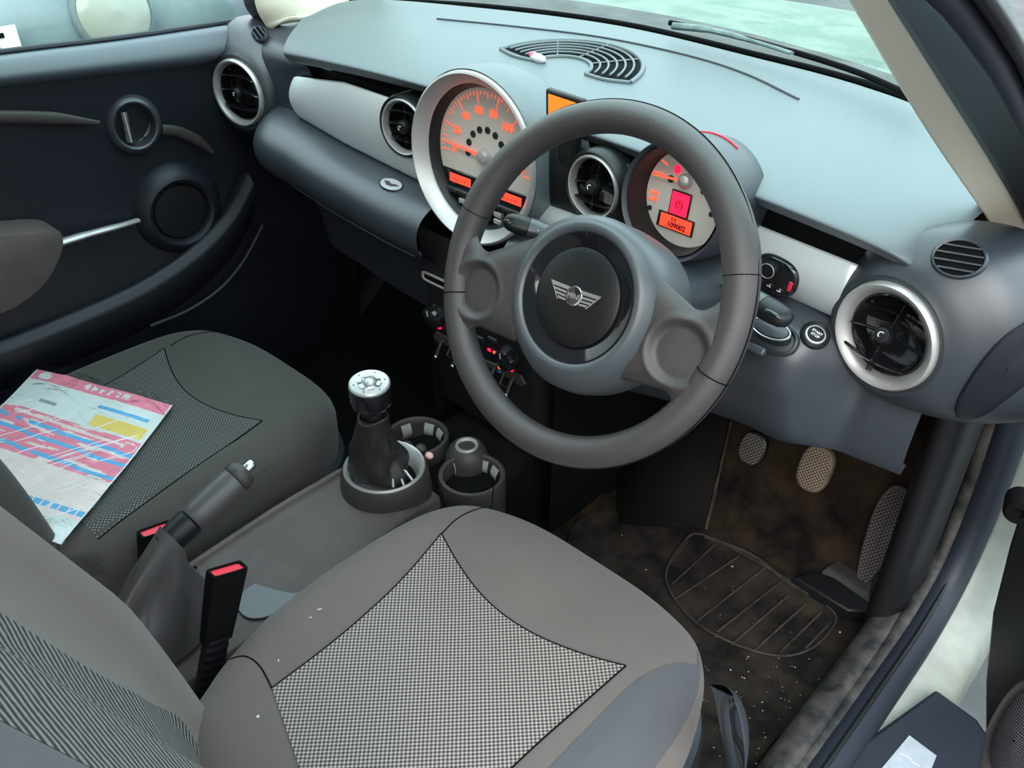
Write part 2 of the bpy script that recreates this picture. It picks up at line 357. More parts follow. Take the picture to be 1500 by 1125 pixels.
# silver trim strips, bulging towards the cabin with rounded outer ends
VH = [(at(870, 274, y=.008), .041), (at(592, 186, y=.012), .0425)]
def trim(x0, x1, top, bot, endsgn):
    rows = []; n = 90
    for i in range(n+1):
        t = i/n; x = x0+(x1-x0)*t; zt, zb = lerp_tab(x, top), lerp_tab(x, bot)
        d = (x-x0 if endsgn < 0 else x1-x); k = min(1, d/.022); q = (1-math.sqrt(max(0, 1-(1-k)**2)))*.020
        zt -= q; zb += q*.8
        rows.append([V((x, .038-.020*math.sin(math.pi*min(1, max(0, .08+.84*j/30)))**.7 + (.012*(1-k)**2), zb+(zt-zb)*j/30)) for j in range(31)])
    b = MB(); b.grid(rows)
    kill = [f for f in b.bm.faces if any((f.calc_center_median().x-c.x)**2+(f.calc_center_median().z-c.z)**2 < rr*rr for c, rr in VH)]
    bmesh.ops.delete(b.bm, geom=kill, context='FACES'); return b
trim(-.478, -.122, [(-.48, .655), (-.45, .664), (-.32, .681), (-.2, .679), (0, .676)], [(-.48, .600), (-.338, .580), (-.168, .566), (0, .56)], -1).build('trim_strip', M_silver, dash, solid=.004, off=1)
trim(.10, .33, [(0, .70), (.30, .690)], [(0, .602), (.33, .606)], 1).build('centre_fascia', M_black, dash, solid=.004, off=1)
trim(.10, .33, [(0, .600), (.30, .604)], [(0, .560), (.33, .575)], 1).build('trim_strip', M_silver, dash, solid=.004, off=1)
trim(.335, .560, [(0, .69), (.30, .688), (.43, .668), (.556, .660)], [(0, .575), (.15, .577), (.44, .603), (.56, .594)], 1).build('trim_strip', M_silver, dash, solid=.004, off=1)
# rounded end pods carrying the outer vents
FR = frame((.601, 0, .609), .02, -.215); FL = frame((-.603, 0, .613), .02, .215)
def pod(m, sg):
    P = [(.052, 0, 0, -.010), (.0625, 0, 0, -.001), (.069, 0, 0, -.003), (.082, .006, .003, -.014), (.099, .016, .008, -.038), (.109, .028, .004, -.075), (.112, .038, -.004, -.12), (.104, .046, -.018, -.17), (.086, .05, -.04, -.22)]
    rows = [[m @ V((sg*dx+r*math.cos(2*math.pi*k/56), dy+r*math.sin(2*math.pi*k/56), h)) for k in range(56)] for r, dx, dy, h in P]
    cols = [cat([rws[k] for rws in rows], 4) for k in range(56)]
    b = MB(); b.grid([[c[i] for c in cols] for i in range(len(cols[0]))], closed=True)
    return b.build('end_pod', M_pod, dash, sharp=60)
podR = pod(FR, 1); podL = pod(FL, -1)
b = MB(); b.grid(surf([[V(q) for q in r] for r in ([(-.64, .17, .735), (-.54, .18, .742), (-.47, .18, .745)], [(-.62, .09, .715), (-.52, .08, .716), (-.45, .06, .712)], [(-.60, .04, .690), (-.50, .032, .690), (-.43, .035, .690)], [(-.60, .03, .640), (-.50, .032, .640), (-.42, .045, .640)], [(-.60, .03, .54), (-.50, .04, .54), (-.44, .045, .54)])], 6, 6)); b.build('end_fairing', M_pod, dash)
TR = bvh(podR); TL = bvh(podL)

# ------------------------------------------------------------------ air vents
def air_vent(m, r, label, vane=0.0, ringw=.17, mat=M_ring, group='round air vents of the dashboard', surround=0):
    t = thing('air_vent', m.translation, label, 'air vent', group)
    b = MB(); b.lathe([(r*.985, -.016), (r*1.0, -.004), (r*.985, .003), (r*.95, .0055), (r*.90, .0045), (r*(1-ringw), -.004), (r*(1-ringw)-.001, -.012), (r*(.98-ringw), -.02)], m, 64); b.build('outer_ring', mat, t)
    if surround: b = MB(); b.lathe([(r*.99, -.004), (r*1.02, .002), (r*1.08, .004), (r*(1+surround), -.002), (r*(1+surround), -.03)], m, 56); b.build('housing_ring', M_black, t)
    ri = r*(.985-ringw)
    b = MB(); b.lathe([(ri, -.006), (ri*.96, -.005), (ri*.93, -.010), (ri*.9, -.026), (.004, -.040)], m, 48, capb=True); b.build('barrel', M_gloss, t)
    # curved vanes, tilted about the local x axis
    mv = m @ Matrix.Rotation(vane, 4, 'X')
    for yy, s in ((.50, 1), (-.02, 1), (-.52, 1)):
        w = math.sqrt(max(.05, 1-yy*yy))*ri*.93; rows = []
        for i in range(17):
            x = -w+2*w*i/16; q = 1-(x/w)**2
            rows.append([V((x, yy*ri+dy+q*.10*ri*(1 if yy > -.1 else -1), h*(.55+.45*q))) for dy, h in ((-.0012, -.022), (-.0016, -.002), (0, .0012), (.0016, -.002), (.0012, -.022))])
        b = MB(); b.grid([[mv @ p for p in rw] for rw in rows]); b.build('vane', M_gloss, t)
    b = MB(); b.box(mv @ T(0, 0, -.008), .0016, ri*1.7, .012); b.build('centre_blade', M_gloss, t)
    k = MB().lathe([(.006, -.012), (.0105, -.004), (.0105, .004), (.008, .0085), (.0055, .009)], mv, 20, capb=True).build('thumb_knob', M_black, t)
    b = MB(); b.tube([mv @ V((.003*math.cos(a), .003*math.sin(a), .0095)) for a in [math.pi*(.3+1.1*i/8) for i in range(9)]], .0006, 6); b.build('knob_mark', M_mark, k)
    return t
air_vent(FR, .0595, 'large silver-ringed round air vent at the driver end of the dashboard', -.55, .23)
air_vent(FL, .0595, 'large silver-ringed round air vent at the passenger end of the dashboard', 0.0, .16)
air_vent(frame(at(870, 274, y=.008), .03, -.05), .0415, 'round air vent seen through the steering wheel between the two dials', -.2, .13, surround=.15)
air_vent(frame(at(592, 186, y=.012), .03, .12), .043, 'round air vent set in the silver trim left of the big dial', 0.0, .13, surround=.12)

def oval_vent(l, n, rx, ry, label, xh, nsl=4):
    m = onsurf(l, n, xh); t = thing('side_window_vent', l, label, 'air vent')
    o = oval(rx, ry, 48); b = MB()
    b.grid([[m @ V((x*k, y*k, h)) for x, y in o] for k, h in ((1.10, -.003), (1.08, .001), (1.02, .0028), (.95, .0022), (.92, -.001), (.92, -.006))], closed=True); b.build('rim', M_pod, t)
    b = MB(); b.prism([(x*.93, y*.93) for x, y in o], m, -.004, .0008); b.build('opening', M_matt, t)
    for i in range(nsl):
        y = ry*(-.62+1.24*i/(nsl-1)); w = rx*.92*math.sqrt(1-(y/ry)**2)
        b = MB(); b.tube([m @ V((-w+2*w*j/6, y, .0020)) for j in range(7)], .0011, 8); b.build('slat', M_pod, t)
l, n = hit(1405, 379, TR, (V((.64, .03, .70)), V((-.2, -.5, .8))))
oval_vent(l, n, .0235, .019, 'small slatted oval side-window vent above the driver-side round vent', (1, .25, 0))
l, n = hit(381, 52, TL, (V((-.62, .10, .71)), V((.2, -.5, .8)))); n = V((.25, -.5, .8)); l = l+n*.004
oval_vent(l, n, .017, .012, 'small oval side-window vent at the passenger front corner by the pillar', (1, -.4, 0), 3)

# crescent demister grille in the pad
t = thing('demister_grille', (.01, .2, .74), 'curved crescent grille with fanned slats on top of the dashboard', 'grille')
def padz(x, y):
    l, n, i, d = TP.ray_cast(V((x, y, 1.0)), V((0, 0, -1))); return l.z if l else .74
def arc(r, a0, a1, dz, n=36, cx=.016, cy=.152):
    return [V((cx+r*math.cos(a), cy+r*.98*math.sin(a), padz(cx+r*math.cos(a), cy+r*.98*math.sin(a))+dz)) for a in [R(a0+(a1-a0)*i/n) for i in range(n+1)]]
b = MB(); b.grid([arc(.118, 8, 172, .0012), arc(.085, 8, 172, .0012), arc(.052, 4, 176, .0012)]); b.build('opening', M_matt, t)
b = MB(); b.tube(arc(.122, 5, 175, .001), .0035, 8); b.tube(arc(.049, 5, 175, .001), .003, 8)
b.tube(cat([arc(.122, 5, 175, .001)[0], arc(.085, 1, 175, .001)[0], arc(.049, 5, 175, .001)[0]], 6), .003, 8); b.tube(cat([arc(.122, 5, 175, .001)[-1], arc(.085, 5, 179, .001)[-1], arc(.049, 5, 175, .001)[-1]], 6), .003, 8)
b.build('rim', M_pad, t)
for r in (.109, .097, .085, .073, .061):
    b = MB(); b.tube(arc(r, 9, 171, .0035), .0017, 8, flat=1.0); b.build('slat', M_pad, t)
b = MB()
for a in (50, 90, 130): b.tube([arc(r, a, a+1, .0025)[0] for r in (.05, .085, .118)], .0012, 6)
b.build('cross_bar', M_pad, t)

# small trimmings on the dash
l, n = hit(783, 95, TP)
# ------------------------------------------------------------------ big central dial
FS = frame((.001, -.010, .646), .064, 0)
t = thing('speedometer', FS.translation, 'large round central dial in a wide silver ring with red numerals', 'gauge')
b = MB()
P = [(.116, -.012, 0), (.1215, -.002, 0), (.1225, -.010, 0), (.124, -.03, 0), (.124, -.07, -.004), (.118, -.11, -.014), (.100, -.15, -.030), (.08, -.18, -.048)]
b.grid([[FS @ V((r*math.cos(2*math.pi*k/72), dy+r*math.sin(2*math.pi*k/72), h)) for k in range(72)] for r, h, dy in P], closed=True)
hs = b.build('housing', M_pad, t)
b = MB(); b.lathe([(.1200, -.003), (.1190, .0035), (.1160, .005), (.102, -.010), (.1010, -.014)], FS, 80); b.build('silver_ring', M_ring, t)
b = MB(); b.lathe([(.1030, -.012), (.098, -.018), (.0935, -.030), (.093, -.034)], FS, 72); b.build('inner_bezel', M_black, t)
def disc(r, ymin, h, m, ymax=9):
    o = [(r*math.cos(a), r*math.sin(a)) for a in [2*math.pi*k/96 for k in range(96)]]
    o = [(x, min(max(y, ymin), ymax)) for x, y in o]; return MB().prism(o, m, h-.002, h)
h0 = -.030
fc = disc(.0945, -.035, h0, FS).build('dial_face', M_face, t)
disc(.0945, -9, h0-.0005, FS, -.0345).build('lower_panel', M_black, t)
b = MB()
for i in range(43):                                    # scale: 0..140 around the upper arc, needle at zero on the left
    a = R(186-i*4.6); big = i % 6 == 0; mid = i % 3 == 0
    r0, r1 = .089, (.073 if big else .080 if mid else .084)
    b.box(FS @ Matrix.Rotation(a, 4, 'Z') @ T((r0+r1)/2, 0, h0+.0006), r0-r1, .0014 if big else .0007, .0006)
b.build('scale_marks', M_orange, fc)
b = MB()
for i, s in enumerate(('0', '20', '40', '60', '80', '100', '120', '140')):
    a = R(184-i*26.5); b.text(s, .0150, FS @ T(.063*math.cos(a), .063*math.sin(a), h0+.0008), bold=.0004)
b.build('numerals', M_orange, fc)
for i in range(8):
    a = R(188-i*25); b = MB(); b.lathe([(.0001, .0012), (.0048, .0012), (.0052, 0)], FS @ T(.036*math.cos(a)+.001, .036*math.sin(a)*.98+.002, h0), 16); b.build('warning_lamp', M_dot, fc)
b = MB(); b.lathe([(.0001, .002), (.004, .0015), (.0044, 0)], FS @ T(.026, .088, h0), 14); b.build('red_lamp', M_redlit, fc)
b = MB(); q = FS @ Matrix.Rotation(R(176), 4, 'Z'); b.prism([(.006, -.0022), (.084, -.0007), (.084, .0007), (.006, .0022)], q, h0+.004, h0+.0055); b.build('needle', M_orange, t)
b = MB(); b.lathe([(.0115, h0), (.0110, h0+.006), (.0085, h0+.0105), (.0001, h0+.012)], FS, 24); b.build('needle_hub', M_ring, t)
for x0, x1, s in ((-.078, -.018, '12:45'), (.022, .082, '25.5 C')):
    b = MB(); b.box(FS @ T((x0+x1)/2, -.046, h0+.001), x1-x0+.008, .0215, .002); w = b.build('display_window', M_gloss, t, bevel=.001)
    b = MB(); b.box(FS @ T((x0+x1)/2, -.0465, h0+.0022), (x1-x0)*.72, .0125, .001); b.build('lit_display', M_lcd, w)
    b = MB(); b.text('::::::' if 0 else s[:0] or '- - - -', .012, FS @ T((x0+x1)/2, -.0465, h0+.003)); b.build('display_text', M_lcdt, w)
b = MB(); b.box(FS @ T(0, -.0635, h0+.003), .150, .007, .008); b.build('button_strip', M_pod, t, bevel=.0015)
for i in range(6):
    b = MB(); b.box(FS @ T(-.055+i*.022, -.0635, h0+.0085), .0165, .0045, .004); b.build('radio_button', M_black, t, bevel=.0008)
for x in (-.038, -.020, .016, .034):
    for y in (-.075, -.0855):
        if x*x+y*y < .0087: b = MB(); b.box(FS @ T(x, y, h0+.004), .014, .0072, .008); b.build('radio_button', M_ring if abs(x) > .03 else M_black, t, bevel=.001)
b = MB(); b.lathe([(.011, h0), (.010, h0+.014), (.007, h0+.016), (.0001, h0+.0162)], FS @ T(-.002, -.080, 0), 24); b.build('volume_knob', M_black, t)
# ------------------------------------------------------------------ rev counter on the column
FT = frame((.360, -.050, .703), .16, -.04)
t = thing('tachometer', FT.translation, 'smaller round dial behind the steering wheel with red displays', 'gauge')
b = MB(); b.grid([[FT @ V((r*math.cos(2*math.pi*k/64), dy+r*math.sin(2*math.pi*k/64), h)) for k in range(64)] for r, h, dy in
    ((.0585, -.010, 0), (.0620, .004, 0), (.0660, .008, 0), (.0685, .002, 0), (.0695, -.02, 0), (.070, -.05, 0), (.068, -.08, -.002), (.058, -.105, -.008), (.035, -.12, -.02))], closed=True); b.build('hood', M_pod, t)
b = MB(); b.lathe([(.0600, .004), (.0575, -.008), (.0555, -.022), (.053, -.026)], FT, 64); b.build('inner_bezel', M_black, t)
b = MB(); b.tube([FT @ V((.0705*math.cos(a), .0705*math.sin(a), -.052)) for a in [R(62+i*4) for i in range(14)]], .0011, 6); b.build('red_reflection_line', M_red, t)  # red reflection on the hood, drawn as a coloured line
fc = disc(.0545, -9, -.024, FT).build('dial_face', M_face, t); h0 = -.024
def tp_(U, W): q = onf(U, W, FT, h0); return q.x, q.y
hx_, hy_ = tp_(1006, 265)
b = MB()
for a in (182, 160, 135, 108, 80, 55, 30, 5):
    q = FT @ T(hx_, hy_, h0+.0006) @ Matrix.Rotation(R(a), 4, 'Z')
    for k in range(24):
        x = .030+.001*k; p = (q.inverted() and (FT.inverted() @ (q @ V((x, 0, 0)))))
        if math.hypot(p.x, p.y) > .0525: break
    if k > 4: b.box(q @ T((x-k*.001+x)/2, 0, 0), k*.001, .0015, .0006)
b.build('scale_marks', M_orange, fc)
b = MB(); x, y = tp_(958, 285); b.text('1/min', .0060, FT @ T(x, y+.003, h0+.0008), bold=.0002); b.text('x100', .0062, FT @ T(x, y-.0045, h0+.0008), bold=.0002); b.build('numerals', M_orange, fc)
nx, ny = tp_(958, 254)
b = MB(); q = FT @ T(hx_, hy_, 0) @ Matrix.Rotation(math.atan2(ny-hy_, nx-hx_), 4, 'Z'); L_ = math.hypot(nx-hx_, ny-hy_); b.prism([(.004, -.0016), (L_, -.0006), (L_, .0006), (.004, .0016)], q, h0+.004, h0+.005); b.build('needle', M_orange, t)
b = MB(); b.lathe([(.0085, h0), (.0082, h0+.006), (.0055, h0+.009), (.0001, h0+.010)], FT @ T(hx_, hy_, 0), 24); b.build('needle_hub', M_ring, t)
x, y = tp_(997, 299)
b = MB(); b.box(FT @ T(x, y, h0+.001), .0275, .0290, .0018); w = b.build('display_window', M_gloss, t, bevel=.0008)
b = MB(); b.box(FT @ T(x, y, h0+.0022), .0235, .0250, .0008); b.build('lit_display', M_redlit, w)
b = MB(); b.text('(!)', .012, FT @ T(x, y, h0+.0028)); b.build('brake_symbol', M_lcdt, w)
x, y = tp_(990, 327)
b = MB(); b.box(FT @ T(x, y, h0+.001), .050, .0185, .0018); w = b.build('display_window', M_gloss, t, bevel=.0008)
b = MB(); b.box(FT @ T(x+.001, y, h0+.0022), .043, .0150, .0008); b.build('lit_display', M_lcd, w)
b = MB(); b.text('0.0', .0060, FT @ T(x-.002, y+.0038, h0+.003)); b.text('109002', .0085, FT @ T(x+.003, y-.0028, h0+.003), bold=.0002); b.build('display_text', M_lcdt, w)
x, y = tp_(993, 248); b = MB(); b.lathe([(.0001, .001), (.0048, .001), (.005, 0)], FT @ T(x, y, h0), 18); b.build('red_lamp', M_redlit, fc)
for U, W, r in ((983, 262, .0042), (952, 304, .003), (941, 304, .0035), (1042, 314, .003), (1030, 281, .003), (1008, 244, .0035)):
    x, y = tp_(U, W); b = MB(); b.lathe([(.0001, .001), (r, .001), (r*1.05, 0)], FT @ T(x, y, h0), 14); b.build('warning_lamp', M_dot, fc)

# ------------------------------------------------------------------ steering column and stalks
FW = frame((.358, -.199, .656), .462, 0, R(6.0))
t = thing('steering_column', (.36, -.1, .62), 'grey steering column shroud behind the wheel', 'steering column')
b = MB(); rows = []
for y, z, rx, rz in ((-.145, .618, .050, .036), (-.125, .612, .062, .042), (-.09, .602, .070, .046), (-.03, .592, .074, .048), (.03, .585, .078, .05)):
    rows.append([V((.362+rx*math.copysign(abs(math.cos(a))**.8, math.cos(a)), y, z+rz*math.copysign(abs(math.sin(a))**.8, math.sin(a)))) for a in [2*math.pi*k/40 for k in range(40)]])
g = b.grid(rows, closed=True); b.cap(g[0], True); b.build('shroud', M_pod, t)
def stalk(a, tip, label):
    a, tip = V(a), V(tip); t = thing('column_stalk', a, label, 'stalk'); L = tip-a
    b = MB(); b.tube([a+L*k for k in (0, .12, .3, .45, .56, .60)], [.0060, .0085, .0120, .0140, .0142, .0140], 20, flat=.75); b.build('stem', M_pod, t)
    b = MB(); b.tube([a+L*k for k in (.61, .68, .8, .9, .97, 1.0)], [.0140, .0142, .0138, .0125, .009, .003], 20, flat=.75); c = b.build('tip', M_black, t)
    b = MB(); b.tube([a+L*k+V((0, -.010, .004)) for k in (.68, .75, .85, .93)], [.002, .0035, .0035, .001], 10); b.build('rocker_switch', M_gloss, c)
    return t
st1 = at(830, 350, y=-.125); en1 = at(738, 322, y=-.165)
stalk(st1, en1, 'black indicator stalk with small white symbols, left of the wheel hub')
sd = (en1-st1).normalized(); ms = onsurf(st1.lerp(en1, .42)+V((0, -.0105, .006)), V((0, -.85, .5)), tuple(-sd))
b = MB(); b.text('- O -', .0065, ms, bold=.0002); o = b.build('stalk_symbols', M_mark, None)
o.parent = [q for q in COL.objects if q.name == 'column_stalk'][0]; o.matrix_parent_inverse = o.parent.matrix_basis.inverted()
stalk(at(1060, 415, y=-.115), at(1158, 472, y=-.125), 'black wiper stalk poking out right of the wheel rim')

# ------------------------------------------------------------------ steering wheel
t = thing('steering_wheel', FW.translation, 'dark grey rubber steering wheel with two broad spokes', 'steering wheel')
ring = []
b = MB(); NR = 128
rows = []
for k in range(NR):
    a = 2*math.pi*k/NR; c = V((math.cos(a), math.sin(a), 0)); gr = 1+.07*(math.exp(-((a-R(155))/.22)**2)+math.exp(-((a-R(25))/.22)**2))
    rows.append([FW @ (c*(.1710+.0168*gr*math.cos(q)) + V((0, 0, .0165*gr*math.sin(q)))) for q in [2*math.pi*j/24 for j in range(24)]])
b.grid(rows, closed=True, wrap=True); rim = b.build('rim', M_rubber, t)
b = MB(); b.tube([FW @ V((.1878*math.cos(2*math.pi*k/NR), .1878*math.sin(2*math.pi*k/NR), .003)) for k in range(NR)], .0007, 6, closed=True)
for a in (R(164), R(16), R(196), R(-16)):
    c = V((math.cos(a), math.sin(a), 0)); b.tube([FW @ (c*(.171+.0172*math.cos(q))+V((0, 0, .0169*math.sin(q)))) for q in [2*math.pi*j/20 for j in range(20)]], .0007, 6, closed=True)
b.build('rim_seam', M_matt, rim)
def spoke(sg):
    rows = []; nu, nv = 40, 36
    for i in range(nu+1):
        u = i/nu; x0_ = .066+.100*u; x = x0_
        top = .038-.030*min(1, u*1.6)+.034*max(0, u-.68)**1.6*6.0; bot = -.078+.004*u-.040*max(0, u-.62)**1.7*3.6
        row = []
        for j in range(nv+1):
            v = 2*j/nv-1; y = (top+bot)/2+(top-bot)/2*v
            h = .004+.010*(1-abs(v)**5)-(.004*(u-.5) if u > .5 else 0)
            xm_ = math.sqrt(.1675**2-y*y); x = .066+(xm_-.066)*u
            ox, oy = (x-.128)/.031, (y+.036)/(.030); d = math.sqrt(ox*ox+oy*oy)
            if u > .08: h -= .0065*max(0, min(1, (1.05-d)/.22)); h += .0016*math.exp(-((d-1.13)/.10)**2)
            row.append(FW @ V((sg*x, y, h)))
        rows.append(row)
    b = MB(); b.grid(rows); return b.build('spoke', M_rubber, t, solid=.014, off=-1, sharp=70)
spL = spoke(-1); spR = spoke(1)
for o, sgn in ((spL, 1), (spR, -1)):
    pass
FH = FW @ T(.0085, -.0120, .012)
HP = [(.060, -.075, 1), (.096, -.072, 1), (.100, -.050, 1), (.0995, -.030, .9), (.096, -.012, .65), (.088, .002, .35), (.080, .0095, .1), (.0755, .0125, 0), (.0725, .0133, 0), (.069, .0125, 0), (.0665, .0095, 0)]
b = MB(); g = b.grid([[FH @ V((-.0085*k+r*math.cos(a)*(1-.15*k*max(0, -math.cos(a))), -.002*k+r*math.sin(a)*(1-.16*k*max(0, math.sin(a))), h)) for a in [2*math.pi*i/80 for i in range(80)]] for r, h, k in HP], closed=True); b.cap(g[0]); hub = b.build('hub', M_hub, t)
b = MB(); b.lathe([(.0668, .0090), (.0655, .0115), (.062, .0105), (.0525, .0065), (.0515, .0060)], FH, 72); b.build('gloss_ring', M_gloss, hub)
b = MB(); b.lathe([(.0512, .004), (.0505, .0085), (.046, .0105), (.030, .0125), (.0001, .0135)], FH, 72); cap = b.build('horn_pad', M_black, hub)
# winged emblem
E0 = FH @ T(.0, .001, .0125) @ Matrix.Rotation(R(-3), 4, 'Z') @ Matrix.Diagonal((.80, .82, 1, 1))
b = MB()
for sg in (-1, 1):
    for (y0, y1, xo) in ((.0078, .0052, .0375), (.0030, .0004, .0335), (-.0018, -.0042, .0285), (-.0062, -.0086, .0225)):
        xi = .0105
        o = [(sg*xi, y1), (sg*xo*.97, y1+.0005), (sg*(xo+.0015), y0+.001), (sg*xi, y0)]
        if sg < 0: o = o[::-1]
        b.prism(o, E0, -.001, .0016)
    o = [(sg*.0095, .0098), (sg*.0400, .0106), (sg*.0385, .0085), (sg*.0095, .0078)]
    b.prism(o if sg > 0 else o[::-1], E0, -.001, .0019)
    o = [(sg*.0400, .0106), (sg*.0235, -.0098), (sg*.0215, -.0098), (sg*.0375, .0098)]
    b.prism(o if sg < 0 else o[::-1], E0, -.001, .0017)
b.lathe([(.0095, -.001), (.0098, .002), (.0120, .0024), (.0130, .0015), (.0132, -.001)], E0, 36); b.build('winged_emblem', M_chrome, cap)
b = MB(); b.lathe([(.0098, -.001), (.0097, .0014), (.0001, .0016)], E0, 30); em = b.build('emblem_disc', M_gloss, cap)
b = MB(); b.text('MINI', .0092, E0 @ T(0, 0, .0019), bold=.0002); b.build('emblem_text', M_chrome, cap)
# ================================================================== MIRROR SWITCH, START BUTTON, KEY
tr2 = BVHTree.FromPolygons([V((.06, .008, .5)), V((.66, .008, .5)), V((.66, .008, .75)), V((.06, .008, .75))], [(0, 1, 2, 3)])
def onsilver(U, W): return at(U, W, y=.017)
p = onsilver(1138, 402); m = frame(p, 0, 0, R(-8))
t = thing('mirror_switch', p, 'black oval mirror control with a round knob set in the right silver trim', 'switch')
b = MB(); o = oval(.0285, .0225, 40, 2.6); b.grid([[m @ V((x*k, y*k, h)) for x, y in o] for k, h in ((1, -.01), (1, .003), (.95, .006), (.88, .007))], closed=True); b.prism([(x*.88, y*.88) for x, y in o], m, .005, .007); b.build('body', M_gloss, t)
b = MB(); b.lathe([(.0105, .006), (.010, .014), (.008, .0165), (.0001, .0168)], m @ T(-.006, .008, 0), 24); k = b.build('round_knob', M_black, t)
b = MB(); b.tube([m @ V((-.006+.0085*math.cos(a), .008+.0085*math.sin(a), .0165)) for a in [2*math.pi*i/24 for i in range(24)]], .0006, 6, closed=True); b.build('knob_ring', M_ring, k)
for i, x in enumerate((-.014, -.001, .012)):
    b = MB(); b.box(m @ T(x, -.0125, .0075), .0105, .0075, .003); w = b.build('push_button', M_black, t, bevel=.001)
    b = MB(); b.box(m @ T(x, -.0125, .0094), .005, .0012, .0004); b.box(m @ T(x+.001, -.0105, .0094), .0012, .003, .0004); b.build('button_mark', M_mark, w)
b = MB(); b.box(m @ T(.0215, -.002, .0065), .005, .012, .0035); b.build('red_button', M_red, t, bevel=.001)
b = MB(); b.box(m @ T(-.021, .010, .0068), .004, .0015, .002); b.build('green_mark', pmat('green_lit', (0, .5, .35), .4, emit=(0, .6, .4), es=.5), t)

KP = bvh([q for q in dash.children if q.name.startswith('knee_panel')][0])
l, n = hit(1194, 491, KP, (V((.52, -.02, .56)), V((0, -.9, .4)))); m = onsurf(l, n)
t = thing('start_button', l, 'round start button in a black ring beside the driver-side round vent', 'button')
b = MB(); b.lathe([(.0165, -.002), (.0162, .002), (.0145, .0035), (.0128, .002), (.0115, .001)], m, 32); b.build('surround_ring', M_black, t)
b = MB(); b.lathe([(.0122, 0), (.0112, .0025), (.0095, .0028)], m, 28); b.build('bright_ring', M_ring, t)
b = MB(); b.lathe([(.0095, 0), (.009, .0032), (.0001, .0036)], m, 28); k = b.build('push_face', M_black, t)
b = MB(); b.text('START', .0042, m @ T(0, .0022, .0037), bold=.0001); b.text('STOP', .0042, m @ T(0, -.0025, .0037), bold=.0001); b.build('button_text', M_mark, k)
l, n = hit(1132, 494, KP, (V((.47, -.03, .55)), V((0, -.9, .4)))); m = onsurf(l, n)
t = thing('key_fob', l, 'round grey key fob pushed into its slot beside the start button', 'key')
b = MB(); b.grid([[m @ V((x*k, y*k, h)) for x, y in oval(.030, .0185, 36, 2.4)] for k, h in ((1, -.003), (.98, .004), (.9, .006), (.84, .003), (.8, -.006))], closed=True); b.build('slot_surround', M_pod, t)
mk = m @ Matrix.Rotation(R(-12), 4, 'X')
b = MB(); b.grid([[mk @ V((x*k-.001, y*k+.002, h)) for x, y in oval(.0225, .0105, 32)] for k, h in ((.9, -.01), (1, .005), (1, .016), (.9, .021), (.5, .0225), (.01, .023))], closed=True); f_ = b.build('fob_body', M_pod, t)
b = MB(); b.tube([mk @ V((x*1.01-.001, y*1.02+.002, .0175)) for x, y in oval(.0225, .0105, 32)], .0012, 6, closed=True); b.build('chrome_band', M_chrome, f_)
b = MB(); b.box(m @ T(-.010, -.020, .006), .026, .011, .012); b.build('pull_tab', M_pod, t, bevel=.003)

# small amber display standing in front of the pad
p = at(812, 158, y=.01)
m = frame(p, -.05, -.10)
t = thing('parking_display', p, 'small black screen lit amber, standing on the dash just behind the wheel top', 'display')
w_, h_ = .066, .050
b = MB(); b.box(m @ T(.016, -.004, -.005), w_, h_, .010); bd = b.build('casing', M_black, t, bevel=.003)
b = MB(); b.box(m @ T(.016, -.002, .0007), w_-.014, h_-.015, .0008); b.build('lit_screen', M_amber, t)
b = MB(); b.box(m @ T(.016, -.05, -.012), .030, .055, .016); b.build('stand', M_black, t, bevel=.004)
SH = bvh(hs)
l, n = hit(785, 88, TP)
l2, n2 = hit(785, 92, SH)
if l2 is not None: l, n = l2, n2
m = onsurf(l, n, (1, -.15, 0))
t = thing('alarm_sensor', l, 'tiny grey bud-shaped sensor with a pink-red tip on top of the dashboard', 'sensor')
b = MB(); b.blob(m @ T(0.005, 0, .004), .0165, .0075, .0065); b.build('bud', M_silver, t)
b = MB(); b.blob(m @ T(-.006, 0, .0058), .0075, .0055, .0052); b.build('red_tip', pmat('pink_red_lens', (.8, .12, .2), .3), t)
l, n = hit(573, 271, bvh([q for q in dash.children if q.name.startswith('glovebox_panel')][0]), (V((-.21, -.04, .53)), V((0, -.8, .6)))); m = onsurf(l, n)
t = thing('oval_badge', l, 'small silver oval badge on the shelf edge of the passenger dashboard', 'badge')
b = MB(); o = oval(.0235, .0135, 40); b.grid([[m @ V((x*k, y*k, h)) for x, y in o] for k, h in ((1.06, -.003), (1.04, .001), (.98, .0028), (.92, .002))], closed=True); b.build('rim', M_pod, t)
b = MB(); b.prism([(x*.93, y*.93) for x, y in o], m, -.001, .0016); q = b.build('plate', M_ring, t)
b = MB(); b.prism([(-.017, .001), (-.006, -.005), (.004, -.004), (.016, .003), (.008, .0035), (.0, .001), (-.008, .004)], m, .001, .0021); b.build('engraved_mark', M_consd, q)

